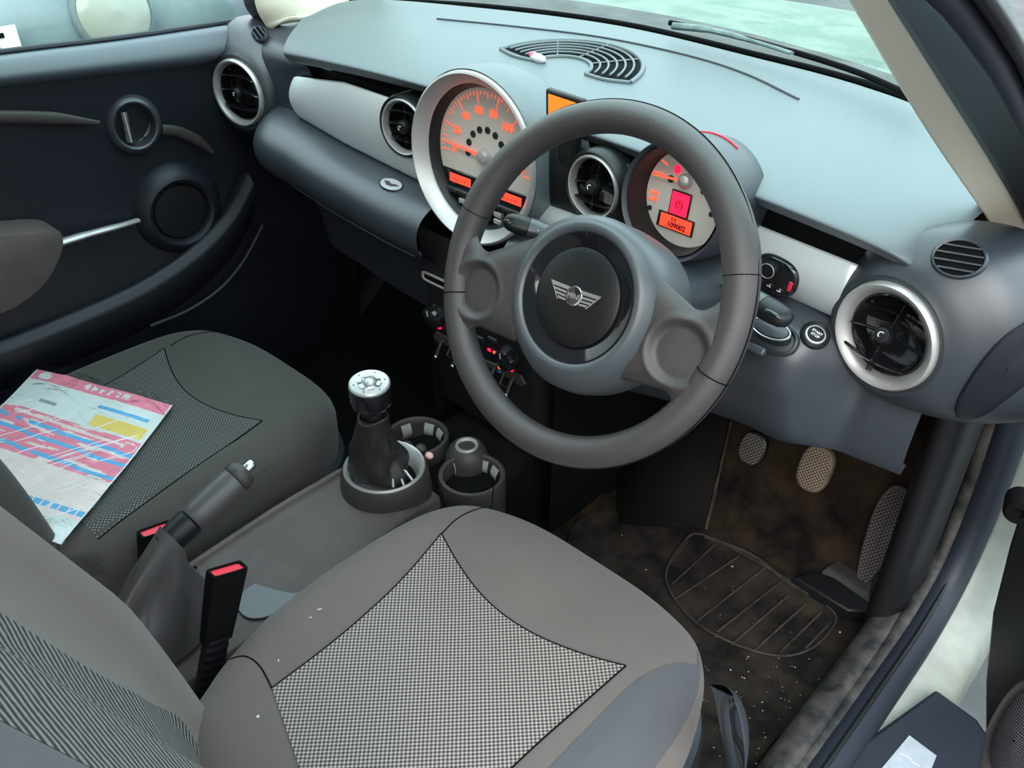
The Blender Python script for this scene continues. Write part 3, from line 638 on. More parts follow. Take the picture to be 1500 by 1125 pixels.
# ================================================================== CENTRE STACK
FC = frame((0, -.005, .39), -.10, 0)
t = thing('centre_stack', (0, 0, .39), 'black centre stack with heater knobs and toggle switches below the big dial', 'control panel')
b = MB(); b.grid([[FC @ V((x, y, h)) for x, h in ((-.118, -.06), (-.118, -.008), (-.112, 0), (-.06, .003), (0, .004), (.06, .003), (.112, 0), (.118, -.008), (.118, -.06))] for y in [-.21+.34*i/10 for i in range(11)]]); b.build('panel', M_black, t)
b = MB(); o = oval(.045, .0075, 36, 6); b.tube([FC @ V((x-.066, y+.040, .0035)) for x, y in o], .0022, 8, closed=True); b.build('slot_frame', M_ring, t)
b = MB(); b.box(FC @ T(-.066, .040, .0025), .084, .010, .002); b.build('disc_slot', M_matt, t)
for x, y in ((-.092, -.030), (.070, -.040)):
    b = MB(); b.lathe([(.0215, .002), (.021, .006), (.0175, .018), (.0160, .0185), (.0001, .019)], FC @ T(x, y, 0), 32); k = b.build('heater_knob', M_gloss, t)
    b = MB(); b.box(FC @ T(x, y-.022, .004), .015, .006, .004); b.build('red_legend', M_redlit, t, bevel=.001)
    b = MB(); b.box(FC @ T(x-.003, y+.010, .0195), .0015, .010, .0006); b.build('knob_mark', M_mark, k)
for i in range(4):
    x = -.052+.030*i; b = MB(); b.box(FC @ T(x, -.030+.010*(i % 2), .004), .018, .006, .004); b.build('push_button', M_pod, t, bevel=.001)
for k, x in enumerate((.028, .040)):
    b = MB(); b.box(FC @ T(x, -.045, .004), .007, .005, .003); b.build('lit_button', M_orange if k else M_redlit, t, bevel=.0008)
b = MB(); o = [(-.105, -.075), (-.095, -.062), (-.05, -.066), (.0, -.070), (.05, -.066), (.095, -.062), (.105, -.075), (.095, -.084), (.05, -.080), (0, -.083), (-.05, -.080), (-.095, -.084)]
b.prism(o[::-1], FC, .002, .007); b.build('toggle_guard', M_consd, t, bevel=.0015)
for i in range(5):
    x = -.080+.040*i; b = MB()
    b.tube(cat([FC @ V((x, -.072, .004)), FC @ V((x, -.080, .014)), FC @ V((x, -.094, .024))], 4), [.003]*4+[.0035]*3+[.004]*2, 10); b.build('toggle_switch', M_black, t)
    b = MB(); b.blob(FC @ T(x, -.096, .026), .0036, .0036, .0036, 12, 8); b.build('toggle_tip', M_chrome, t)
    if i < 4: b = MB(); b.tube([FC @ V((x+.020, -.070+.0, .004)), FC @ V((x+.020, -.088, .018)), FC @ V((x+.020, -.104, .004))], .0016, 8); b.build('guard_loop', M_consd, t)
for k, (dy, mt) in enumerate(((.0, M_redlit), (-.008, M_orange), (-.016, M_bluem))):
    b = MB(); b.box(FC @ T(.050, -.060+dy, .006), .005, .004, .003); b.build('lit_dash', mt, t)

# ================================================================== CENTRE CONSOLE
con = thing('centre_console', (0, -.3, .0), 'long grey centre console between the seats with cup holders at its front', 'console')
rows = []
for y, w, zt in ((-.78, .070, .150), (-.66, .078, .155), (-.50, .084, .166), (-.36, .084, .176), (-.28, .080, .180), (-.22, .074, .182), (-.15, .060, .165)):
    rows.append([V((x*w, y, z)) for x, z in ((-1.25, 0), (-1.14, .08), (-1.05, zt-.012), (-.97, zt+.004), (-.88, zt+.004), (-.80, zt-.004), (-.4, zt-.008), (0, zt-.009), (.4, zt-.010), (.85, zt-.012), (.98, zt-.018), (1.08, .08), (1.2, 0))])
b = MB(); b.grid(surf(rows, 4, 6)); body = b.build('console_body', M_cons, con, sharp=60)
# round turret of the gear lever
G = T(-.010, -.200, 0)
b = MB(); b.lathe([(.082, 0), (.079, .06), (.0755, .12), (.070, .180), (.0665, .200), (.0635, .205), (.060, .202)], G, 64); b.build('gear_turret', M_consd, con)
b = MB(); b.lathe([(.0635, .2045), (.0615, .2085), (.0585, .207), (.050, .190), (.047, .178)], G, 64); b.build('silver_dish', M_ring, con)
b = MB(); b.lathe([(.047, .180), (.0001, .178)], G, 48); b.build('dish_floor', M_matt, con)
for i in range(3):
    a = R(-25+i*22); b = MB(); b.tube([G @ V((.050*math.cos(a), .050*math.sin(a), .193)), G @ V((.036*math.cos(a+.1), .036*math.sin(a+.1), .205)), G @ V((.022*math.cos(a), .022*math.sin(a), .210))], .0022, 8); b.build('clip_arm', M_ring, con)
# cup holders
def cup(c, label):
    M_ = T(*c); z = 0
    b = MB(); b.lathe([(.052, -.17), (.0545, -.02), (.0545, .0), (.053, .0045), (.0495, .005), (.0465, .001), (.0455, -.006), (.043, -.06), (.040, -.065)], M_, 56); k = b.build('cup_holder', M_consd, con)
    b = MB(); b.lathe([(.0405, -.0645), (.0001, -.0645)], M_, 40); b.build('cup_floor', M_matt, k)
    b = MB(); b.tube([V(c)+V((.0480*math.cos(a), .0480*math.sin(a), .0035)) for a in [2*math.pi*i/56 for i in range(56)]], .0012, 6, closed=True); b.build('rim_line', M_cons, k)
    for a in (R(20), R(75), R(110), R(165), R(255), R(290)):
        b = MB(); q = Matrix.Translation(c) @ Matrix.Rotation(a, 4, 'Z'); b.grid([[q @ V((.0450-.006*math.sin(math.pi*i/6), -.009+.018*j/6, -.003-.030*i/6)) for j in range(7)] for i in range(7)]); b.build('grip_pad', pmat('pale_grip', (.30, .29, .27), .6) if 'pale_grip' not in MATS else MATS['pale_grip'], k)
cup((-.068, -.083, .165), ''); cup((.070, -.090, .165), '')
b = MB(); b.lathe([(.040, 0), (.040, .12), (.036, .155), (.030, .172), (.0225, .1785), (.019, .176)], T(.020, -.052, 0), 40); b.build('socket_turret', M_consd, con)
b = MB(); b.lathe([(.0195, .1765), (.0180, .1800), (.0150, .1795), (.0135, .176)], T(.020, -.052, 0), 32); k = b.build('socket_ring', M_ring, con)
b = MB(); b.lathe([(.0138, .1765), (.011, .1775), (.0001, .1770)], T(.020, -.052, 0), 28); b.build('socket_cap', M_consd, con)
for x, y in ((-.040, -.128), (-.018, -.118)):
    b = MB(); b.blob(T(x, y, .188), .0095, .0095, .008, 20, 10); b.tube([V((x, y, .1)), V((x, y, .185))], .007, 14); b.build('round_stud', M_consd, con)
b = MB(); b.blob(T(.004, -.120, .187), .0075, .0065, .0055, 16, 8); b.build('pink_stud', pmat('pale_pink', (.75, .42, .40), .4), con)
b = MB(); b.grid(surf([[V((x*w, y, z)) for x, z in ((-1, .0), (-.93, zt*.7), (-.8, zt), (0, zt+.006), (.8, zt), (.93, zt*.7), (1, 0))] for y, w, zt in ((-.16, .085, .13), (-.09, .125, .135), (-.03, .11, .14), (.06, .10, .16), (.16, .10, .2))], 4, 5)); b.build('front_tunnel', M_matt, con)
# blue-grey end cap let into the console
b = MB(); m = T(.044, -.452, .158); b.prism(oval(.034, .046, 36, 2.4), m @ Matrix.Rotation(R(-10), 4, 'Z'), -.004, .002); b.build('cover_cap', M_pod, con, bevel=.001)
b = MB(); b.lathe([(.003, 0), (.0025, .0015), (.0001, .002)], T(-.066, -.500, .170), 12); b.build('screw_cap', M_matt, con)

# ================================================================== GEAR LEVER
t = thing('gear_lever', (0, -.205, .19), 'gear lever with a silver-topped round knob and a black leather gaiter', 'gear lever')
kp = at(541, 561, y=-.223); ax_ = (kp-V((-.004, -.205, .18))).normalized()
KM = onsurf(kp, V((.06, -.06, 1.0)))
b = MB(); b.lathe([(.0135, -.062), (.0150, -.050), (.0200, -.043), (.0285, -.036), (.0300, -.028), (.0300, -.006), (.0292, -.002)], KM, 48, capa=True); kn = b.build('knob', M_gloss, t)
b = MB(); b.lathe([(.0294, -.003), (.0294, .000), (.0275, .002), (.0165, .0005), (.0155, -.001), (.0001, -.0015)], KM, 56); pl = b.build('silver_top', M_ring, kn)
b = MB(); b.blob(KM @ T(0, .001, .001), .0095, .0095, .0062, 24, 10); b.build('centre_ball', M_ring, pl)
b = MB()
for i in range(6):
    a = R(60*i+30); b.prism([(.0115, -.0042), (.0165, -.0048), (.0165, .0048), (.0115, .0042)], KM @ Matrix.Rotation(a, 4, 'Z'), -.001, .0028)
b.build('hex_lugs', M_chrome, pl)
b = MB()
for i in range(6):
    a = R(60*i); b.lathe([(.0012, 0), (.0001, .0004)], KM @ T(.0222*math.cos(a), .0222*math.sin(a), .0016), 8)
b.build('number_marks', M_matt, pl)
top = KM @ V((0, 0, -.062)); b = MB(); b.tube([top, top+V((-.002, .004, -.10))], .008, 16); b.build('shaft', M_black, t)
b = MB(); b.lathe([(.0145, -.042), (.0165, -.050), (.0180, -.062), (.0165, -.068)], KM, 32); b.build('collar', M_black, t)
b = MB(); rows = []; base = V((-.018, -.206, .184)); tp = KM @ V((0, 0, -.060)); n_ = 26
for i in range(n_+1):
    u = i/n_; c = tp.lerp(base, u); c.x += -.004*math.sin(u*math.pi); r = .0200+.027*u**.9
    row = []
    for k in range(64):
        a = 2*math.pi*k/64; w = u*(1-.35*u)
        f = 1+.30*w*noise.noise(V((2.1*math.cos(a)+5, 2.1*math.sin(a), u*3.4)))*2+.14*w*math.sin(3*a+6*u)+.07*w*math.sin(16*u+2*math.sin(a))
        if u > .8: f = f+(1.02-f)*(u-.8)*4*.6
        row.append(c+V((r*f*math.cos(a), r*f*math.sin(a), .010*w*math.sin(2*a+9*u))))
    rows.append(row)
b.grid(rows, closed=True); b.build('gaiter', M_leathd, t, sharp=80)
b = MB(); b.tube([tp+V((.0212*math.cos(a), .0212*math.sin(a), -.003+.004*math.cos(2*a))) for a in [2*math.pi*k/32 for k in range(32)]], .0022, 8, closed=True); b.build('gaiter_hem', M_consd, t)
b = MB(); b.tube(cat([V((-.030, -.238, .196)), V((-.005, -.247, .200)), V((.025, -.238, .198)), V((.042, -.215, .196))], 6), [.006+.006*math.sin(math.pi*i/18) for i in range(19)], 12, flat=.7); b.build('gaiter_fold', M_leathd, t)

# ================================================================== HANDBRAKE
t = thing('handbrake', (0, -.55, .18), 'raised black handbrake lever with chrome release button and leather gaiter', 'handbrake')
e = at(362, 686, x=0.0); s = at(240, 800, x=0.0); d = (e-s).normalized(); L = (e-s).length
HM = onsurf(s, d, (1, 0, 0))
b = MB(); b.lathe([(.0175, L*.33), (.0188, L*.36), (.0198, L*.42), (.0204, L*.60), (.0202, L*.80), (.0196, L*.845)], HM, 32, capa=True); gp = b.build('grip', M_leath, t)
b = MB(); b.lathe([(.0196, L*.85), (.0212, L*.87), (.0205, L*.93), (.0165, L*.975), (.0085, L*.99), (.007, L*.985)], HM, 32, capa=True); b.build('end_cap', M_consd, t)
b = MB(); b.lathe([(.0075, L*.97), (.0075, L*1.06), (.0064, L*1.075), (.0001, L*1.076)], HM, 20); b.build('release_button', M_chrome, t)
b = MB(); b.lathe([(.0160, L*.0), (.0175, L*.06), (.0188, L*.20), (.0194, L*.31), (.0155, L*.325)], HM, 32, capa=True); b.build('lower_sleeve', M_black, t)
b = MB(); rows = []; ctr = V((-.0, -.598, .165)); tpc = s+d*(L*.05)
tpo = [HM @ V((.0215*math.cos(2*math.pi*k/56), .0215*math.sin(2*math.pi*k/56), L*.10)) for k in range(56)]
bo = [V((.052*math.copysign(abs(math.cos(a))**.75, math.cos(a)), -.620+.100*math.copysign(abs(math.sin(a))**.75, math.sin(a)), .160)) for a in [2*math.pi*k/56 for k in range(56)]]
# match angular starts (local y of the lever points up and back)
def ang(p, c): return math.atan2(p.y-c.y, p.x-c.x)
cc = sum(tpo, V())/56; tpo.sort(key=lambda p: math.atan2((p-cc).dot(V((0, .6, -.8))), p.x-cc.x)); cb = sum(bo, V())/56; bo.sort(key=lambda p: ang(p, cb))
for i in range(21):
    u = i/20; row = []
    for k in range(56):
        p = tpo[k].lerp(bo[k], u); c = cc.lerp(cb, u); a = 2*math.pi*k/56
        f = 1-.08*math.sin(math.pi*u)+.17*math.sin(math.pi*u)*math.sin(4*a+3*u)+.05*math.sin(math.pi*u)*math.sin(9*a-5*u)+.07*noise.noise(V((3*math.cos(a), 3*math.sin(a), 3*u)))
        row.append(c+(p-c)*f)
    rows.append(row)
b.grid(rows, closed=True); b.build('gaiter', M_leath, t, sharp=80)

# ================================================================== SEAT BELT BUCKLES
def buckle(x, top_px, label, L=.10, lean=(0.0, .37, 1), stem=.085):
    c = at(*top_px, x=x); m = onsurf(c, V(lean), (1, 0, 0))
    t = thing('seat_belt_buckle', c-V(lean).normalized()*(L+stem), label, 'seat belt buckle', None)
    w, dp = .019, .047; b = MB()
    o = oval(w/2, dp/2, 32, 9); oi = oval(w/2-.0022, dp/2-.0035, 32, 7)
    b.grid([[m @ V((x*k, y*k, h)) for x, y in q] for q, k, h in ((o, .80, -L), (o, .90, -L*.6), (o, 1.0, -.004), (o, .985, 0), (oi, 1, 0), (oi, 1, -.006))], closed=True); b.build('casing', M_matt, t, sharp=50)
    b = MB(); b.prism([(x*.99, y*.99) for x, y in oi], m, -.008, -.0025); b.build('release_button', M_red, t)
    rows = []
    for i in range(64):
        z = -L+.004-stem*i/63; q = 1+.11*math.sin(i*2*math.pi/9); rows.append([m @ V((x*.88*q, y*.70*(.92+.08*q), z)) for x, y in oval(w/2, dp/2, 28, 3.5)])
    b = MB(); g = b.grid(rows, closed=True); b.build('bellows_stem', M_black, t)
    return t
buckle(.112, (333, 833), 'black seat belt buckle with red button standing beside the driver seat')
buckle(-.105, (228, 775), 'black seat belt buckle with red button half hidden behind the handbrake', lean=(.08, .22, 1))
b = MB(); c = at(305, 1040, x=.115); b.grid(surf([[c+V((dx, dy, dz)) for dx, dy, dz in r] for r in (((-.02, .045, -.01), (0, .045, .004), (.018, .04, .0)), ((-.024, .01, -.01), (0, .01, .010), (.022, .005, .002)), ((-.024, -.03, -.03), (0, -.03, -.008), (.02, -.03, -.014)), ((-.02, -.05, -.08), (0, -.05, -.06), (.018, -.05, -.06)))], 5, 5))
tag(b.build('buckle_anchor_cover', M_cons, None, solid=.004), 'small grey plastic cover at the foot of the driver seat belt buckle', 'cover')

# ================================================================== SEATS
def seat(cx, cloth, meshm, side, label, name='car_seat', topz=.250, yf=-.135, yb=-.70, lean=(-.612, .20, -.875, .88), dy=0.0, HX=.240, sh=0.0, rc=None, ob=1, bw=-.008):
    t = thing(name, (cx, -.45, 0), label, 'car seat', 'front seats')
    cy_ = (yf+yb)/2; HY = (yf-yb)/2
    def top(x, y):
        a = (x-cx)/HX; f = (y-cy_)/HY
        z = topz+.008*math.exp(-((abs(a)-.80)/.16)**2)-.010*max(0, -f)-.004*math.cos(a*2.2)
        z += .008*math.exp(-((f-.62)/.25)**2)*(1-abs(a)**3)
        return z
    rows = []; N = 96
    def sup(a, p): return math.copysign(abs(a)**(2/p), a)
    def outline(k, s_):
        a = 2*math.pi*k/N; c, s2 = math.cos(a), math.sin(a); pw = 3.3 if s2 > 0 else 4.5
        xx, yy = HX*s_*sup(c, pw), HY*s_*sup(s2, pw)
        if ob > 0 and c < 0 and yy < -.2*HY: xx += ob*.034*min(1, (-.2*HY-yy)/(.5*HY))*s_
        return cx+sh+xx, cy_+yy
    for rho in (0.02, .2, .4, .55, .68, .78, .85, .90, .94, .97, .99, 1.0):
        rows.append([V((*outline(k, rho), top(*outline(k, rho))-(.048*(1-math.sqrt(max(0, 1-((rho-.68)/.32)**2))) if rho > .68 else 0))) for k in range(N)])
    for dz, sc_ in ((.075, 1.0), (.10, .995), (.125, .985)):
        rows.append([V((*outline(k, sc_), topz-dz)) for k in range(N)])
    b = MB(); g = b.grid(rows, closed=True); b.cap(g[0]); cu = b.build('cushion', cloth, t, sharp=80)
    tb = bvh(cu)
    def drop(x, y, e=.0012):
        l, n, i, d = tb.ray_cast(V((x, y, .6)), V((0, 0, -1))); return (l if l else V((x, y, top(x, y))))+V((0, 0, e))
    # woven insert: four pointed corners, concave sides
    c = [(cx-.150, -.275+dy), (cx+.158, -.278+dy), *(rc or [(cx+.150, -.66), (cx-.118, -.565)])]
    def side_(p, q, bow):
        p, q = V((*p, 0)), V((*q, 0)); n_ = V((-(q-p).y, (q-p).x, 0)).normalized(); return [p.lerp(q, i/32)+n_*bow*math.sin(math.pi*i/32) for i in range(33)]
    fr, rt = side_(c[0], c[1], -.038), side_(c[1], c[2], bw); bk, lf = side_(c[3], c[2], .0), side_(c[0], c[3], .012)
    rows = []
    for i in range(33):
        u = i/32; row = []
        for j in range(33):
            v = j/32; p = fr[j]*(1-u)+bk[j]*u+lf[i]*(1-v)+rt[i]*v-(V((*c[0], 0))*(1-u)*(1-v)+V((*c[1], 0))*(1-u)*v+V((*c[3], 0))*u*(1-v)+V((*c[2], 0))*u*v)
            row.append(drop(p.x, p.y, .0016))
        rows.append(row)
    b = MB(); b.grid(rows, uv=lambda p: (p.x, p.y)); ins = b.build('woven_insert', meshm, t)
    # seams
    b = MB()
    for ln in (fr, rt, lf): b.tube([drop(p.x, p.y, .0012) for p in ln], .0011, 6)
    for ln in ([(cx-.150, -.275), (cx-.157, -.24), (cx-.160, -.200), (cx-.165, -.16)], [(cx-.118, -.565), (cx-.15, -.558), (cx-.175, -.56), (cx-.196, -.572)]):
        b.tube([drop(p.x, p.y, .0002) for p in cat([V((*q, 0)) for q in ln], 6)], .0010, 6)
    b.build('seam', M_matt, cu)
    # outer bolster panel in a cooler cloth
    rows = []
    for i in range(25):
        u = i/24; y = -.185-.47*u; ff = min(1, abs((y-cy_)/HY)); xo = cx+HX*.965*(1-ff**3.3)**(1/3.3) if y > cy_ else cx+HX*.965; xo = max(xo, cx+HX*.5)+sh; xi = cx+HX*(.72 if u > .25 else .72+.17*(1-u/.25)**1.6)
        xi = min(xi, xo-.004)
        rows.append([drop(xi+(xo-xi)*j/12, y, .0014) for j in range(13)])
    b = MB(); b.grid(rows); b.build('outer_bolster', side, t)
    rows = [[V((*outline(k, s_), z)) for k in range(N)] for s_, z in ((.985, topz-.105), (1.02, topz-.112), (1.035, topz-.14), (1.02, topz-.19), (.90, topz-.22))]
    b = MB(); b.grid(rows, closed=True); b.build('side_valance', M_pod, t)
    # backrest
    y0, z0, y1, z1 = lean; ax = V((0, y1-y0, z1-z0)); Lb = ax.length; ax.normalize(); nr = V((0, ax.z, -ax.y)); BW = .232
    def bk_pt(a, v, e=0.0):
        w = BW*(1.0-.10*max(0, v-.6)**1.5*2); d = .034*math.exp(-((abs(a)-.86)/.17)**2) - .022*(1-min(1, abs(a)/.75)**2)*1.0
        edge = -.075*(1-math.sqrt(max(0, 1-max(0, (abs(a)-.80)/.20)**2)))
        crown = -.07*(1-math.sqrt(max(0, 1-max(0, (v-.90)/.10)**2)))
        if a*ob > 0: d *= 1-.95*min(1, a*ob/.3)
        lowf = max(0, 1-v/.30); w *= 1-.16*lowf**1.2; e -= .040*lowf**1.2
        if a*ob > 0: edge *= 1.25
        return V((cx+a*w, y0, z0))+ax*(v*Lb)+nr*(d+edge+crown+e)
    AA = [-1, -.995, -.97, -.93, -.88, -.8, -.7, -.6, -.45, -.3, -.15, 0, .15, .3, .45, .6, .7, .8, .88, .93, .97, .995, 1]
    VV = [-.08+.04*i for i in range(26)]+[.97, .985, 1.0]
    rows = []
    for v in VV:
        rows.append([bk_pt(-1, v)-nr*.09]+[bk_pt(a, v) for a in AA]+[bk_pt(1, v)-nr*.09])
    b = MB(); b.grid(rows); b.build('backrest', cloth, t, sharp=80)
    rows = [[bk_pt(-1, v)-nr*.085, bk_pt(-.7, v)-nr*.12, bk_pt(0, v)-nr*.115, bk_pt(.7, v)-nr*.12, bk_pt(1, v)-nr*.085] for v in VV]
    b = MB(); b.grid(rows); b.build('back_shell', M_pod, t)
    rows = []
    for i in range(41):
        v = -.02+.90*i/40; wl = -.34-.30*math.exp(-((v-.10)/.15)**2); wr = .80
        rows.append([bk_pt(wl+(wr-wl)*j/24, v, .002) for j in range(25)])
    b = MB(); b.grid(rows, uv=lambda p: (p.x, (p-V((cx, y0, z0))).dot(ax))); b.build('ribbed_back_insert', M_rib, t)
    rows = []
    for i in range(41):
        v = -.02+.90*i/40; rows.append([bk_pt(.81+(.99-.81)*j/14, v, .0025) for j in range(15)])
    b = MB(); b.grid(rows); b.build('back_bolster', side, t)
    return t, drop, tb
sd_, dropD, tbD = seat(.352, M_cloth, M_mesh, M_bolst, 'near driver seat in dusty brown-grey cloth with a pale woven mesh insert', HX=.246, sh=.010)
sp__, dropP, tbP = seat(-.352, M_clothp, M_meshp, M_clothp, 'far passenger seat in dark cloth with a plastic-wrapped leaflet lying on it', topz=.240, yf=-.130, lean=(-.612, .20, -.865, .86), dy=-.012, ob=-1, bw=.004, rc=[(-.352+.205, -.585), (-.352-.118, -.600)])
for (U, W), sx in (((468, 893), .006), ((378, 1050), .003), ((408, 968), .0015), ((455, 905), .004)):
    l, n = hit(U, W, tbD)
    if l is not None:
        b = MB(); b.blob(onsurf(l+n*.0008, n, (.6, .8, 0)), sx*.55, .0007 if sx > .003 else .0018, .0006, 12, 6); tag(b.build('lint', M_lint, None), {.006: 'long pale lint thread on the left bolster of the driver seat', .003: 'round white speck of lint low on the driver seat side', .0015: 'tiniest pale speck on the driver seat, above the seam', .004: 'short pale thread beside the long one on the driver seat'}[sx], 'lint')

# seat adjuster handle and its valance
p0 = at(1052, 1012, x=.640); p1 = at(1078, 1080, x=.645); p2 = at(1062, 1125, x=.650)
t = thing('seat_lever', p1, 'dark curved height lever low beside the driver seat, near the sill', 'lever')
LE = [(1051, 1010), (1052, 1040), (1057, 1075), (1066, 1125), (1062, 1180)]; RE = [(1058, 1006), (1078, 1022), (1090, 1060), (1086, 1100), (1062, 1190)]
l_ = cat([at(*q, x=.640) for q in LE], 6); r_ = cat([at(*q, x=.640) for q in RE], 6)
rows = [[p, p.lerp(q, .25)+V((.012, -.004, .006)), p.lerp(q, .6)+V((.016, -.006, .010)), q+V((.004, 0, .003)), q+V((-.006, .004, -.006)), p.lerp(q, .5)+V((-.012, .004, -.010))] for p, q in zip(l_, r_)]
b = MB(); b.grid([cat(r, 4, closed=True) for r in rows], closed=True); b.build('handle', M_pod, t)
b = MB(); b.grid([[p+V((.003, -.001, .0035)), p.lerp(q, .2)+V((.012, -.004, .0078)), p.lerp(q, .38)+V((.0165, -.0058, .0105))] for p, q in zip(l_, r_)]); b.build('inner_face', M_gloss, t)

# ================================================================== LEAFLET IN ITS BAG
pc = [at(50, 530, z=.262), at(250, 583, z=.262), at(85, 787, z=.262), at(-120, 715, z=.262)]
t = thing('service_leaflet', sum(pc, V())/4, 'pink, white and blue printed leaflet in a clear plastic bag on the passenger seat', 'leaflet')
def lf_pt(u, v, e=0):
    p = (pc[0]*(1-u)+pc[1]*u)*(1-v)+(pc[3]*(1-u)+pc[2]*u)*v
    l = dropP(p.x, p.y, 0); z = max(l.z, .243)
    return V((p.x, p.y, z+.004+e+.003*math.sin(3*u+4*v)+.002*noise.noise(V((u*3, v*4, 0)))))
PC = {'w': (.70, .74, .72), 'p': (.85, .24, .33), 'k': (.82, .66, .63), 'b': (.12, .42, .72), 'y': (.82, .58, .14), 'd': (.3, .33, .36), 'g': (.50, .62, .50)}
def paint(u, v):
    if u < .015 or u > .985: return 'w'
    if v < .085:
        if .05 < u < .15 and ((u-.10)/.05)**2+((v-.04)/.03)**2 < 1: return 'w'
        if .38 < u < .72 and .02 < v < .062 and math.sin(u*110) > -.3 and noise.noise(V((u*60, v*40, 0))) > -.15: return 'w'
        return 'p'
    if v < .31:
        if .145 < v < .165 and .58 < u < .93: return 'b'
        if .205 < v < .29 and .60 < u < .965: return 'y'
        if .22 < v < .245 and .20 < u < .32: return 'd'
        return 'w'
    if v < .60:
        w = v-.02*u
        for a in (.37, .44, .54):
            if a < w < a+.025 and noise.noise(V((u*14, a*50, 0))) > -.35: return 'b'
        if .325 < w < .345 and .1 < u < .9: return 'k'
        return 'p' if noise.noise(V((u*5, v*30, 3))) > -.25 else 'k'
    if .80 < v < .83 and (u*16) % 1 > .18: return 'b'
    if .88 < v < .97 and .62 < u < .85: return 'g'
    if .70 < v < .77 and .15 < u < .22: return 'y'
    return 'k' if v < .86 else 'w' if noise.noise(V((u*6, v*9, 1))) > .1 else 'k'
NU, NV = 90, 120
b = MB(); b.grid([[lf_pt(i/NU, j/NV) for i in range(NU+1)] for j in range(NV+1)]); lo = b.build('printed_sheet', pmat('printed_paper', (1, 1, 1), .6), t)
ca = lo.data.color_attributes.new('print', 'FLOAT_COLOR', 'CORNER')
for pi, poly in enumerate(lo.data.polygons):
    i, j = pi % NU, pi//NU; c = PC[paint((i+.5)/NU, (j+.5)/NV)]
    for li in poly.loop_indices: ca.data[li].color = (*c, 1)
nt = MATS['printed_paper'].node_tree; vc = nt.nodes.new('ShaderNodeVertexColor'); vc.layer_name = 'print'; nt.links.new(vc.outputs[0], nt.nodes['Principled BSDF'].inputs['Base Color'])
def wr(u, v): return .0025*abs(noise.noise(V((u*9+v*5, v*3-u*2, 2))))+.002*math.sin(u*17+v*9)*math.sin(v*11)
b = MB(); b.grid([[lf_pt(-.03+1.06*i/60, -.03+1.06*j/70, .0065+wr(i/60, j/70)) for i in range(61)] for j in range(71)]); b.build('clear_bag', M_bag, t)
b = MB()
for k in range(26):
    u, v = rnd.uniform(.02, .95), rnd.uniform(.32, .98); L = rnd.uniform(.08, .30); q = [lf_pt(min(1, u+L*s*.9), max(0, v-L*s*.75), .0085+wr(u+L*s*.9, v-L*s*.75)) for s in [i/8 for i in range(9)]]
    b.tube(q, [.0001]+[.0006]*7+[.0001], 5)
b.build('bag_crease', pmat('crease_highlight_film', (.85, .87, .88), .25), t)
# ================================================================== FLOOR, MAT, PEDALS
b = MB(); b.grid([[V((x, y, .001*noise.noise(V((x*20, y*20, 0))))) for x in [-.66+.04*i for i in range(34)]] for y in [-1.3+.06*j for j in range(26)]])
fl = struct(b.build('floor', [M_carpet, M_shadecarpet], None))
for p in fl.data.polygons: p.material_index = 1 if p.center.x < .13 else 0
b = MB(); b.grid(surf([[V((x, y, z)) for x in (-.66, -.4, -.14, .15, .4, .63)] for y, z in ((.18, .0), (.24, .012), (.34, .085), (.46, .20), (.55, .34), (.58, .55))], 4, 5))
toe = struct(b.build('wall_front', [M_toe, M_shadecarpet], None))
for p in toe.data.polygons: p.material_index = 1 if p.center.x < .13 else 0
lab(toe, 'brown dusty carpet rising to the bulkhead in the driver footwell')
TOE = bvh(toe)
b = MB(); b.grid([[V((-.115, y, z)) for y in (.0, .1, .35, .58)] for z in (0, .2, .45)]); b.grid([[V((.135, y, z)) for y in (.03, .1, .35, .58)] for z in (0, .2, .45)])
struct(b.build('wall_tunnel', M_matt, None))
# mat
t = thing('floor_mat', (.40, .05, 0), 'muddy black floor mat with a ribbed heel pad in the driver footwell', 'floor mat')
o = [at(U, W, z=.004) for U, W in ((850, 760), (1000, 762), (1160, 815), (1290, 880), (1255, 960), (1130, 1090), (1050, 1180), (900, 1100), (830, 900))]
b = MB(); oc = cat(o, 5, closed=True); b.prism([(p.x, p.y) for p in oc], I4, .001, .006); b.build('mat_carpet', M_mat, t)
hp = [at(U, W, z=.008) for U, W in ((975, 848), (998, 800), (1032, 785), (1150, 848), (1215, 892), (1222, 915), (1190, 950), (1140, 962), (1070, 942), (1010, 905))]
b = MB(); hc = cat(hp, 6, closed=True); b.prism([(p.x, p.y) for p in hc], I4, .004, .008); pad_ = b.build('heel_pad', M_mat, t)
b = MB(); b.tube([p+V((0, 0, .002)) for p in hc], .0018, 8, closed=True); b.build('pad_border', M_mud, pad_)
for (a, c) in (((1008, 792), (977, 830)), ((1048, 797), (984, 856)), ((1082, 815), (988, 878)), ((1120, 832), (1018, 912)), ((1146, 850), (1050, 926)), ((1155, 872), (1072, 944)), ((1180, 885), (1106, 952)), ((1202, 898), (1142, 956)), ((1216, 912), (1180, 950))):
    b = MB(); b.tube([at(*a, z=.010), at(*c, z=.010)], .0016, 8); b.build('pad_rib', M_mud, pad_)
b = MB(); b.tube([p for p in cat([at(1032, 785, z=.010), at(1100, 812, z=.010), at(1150, 850, z=.010), at(1185, 870, z=.010)], 5)], .003, 8); b.build('pad_ridge', M_mud, pad_)

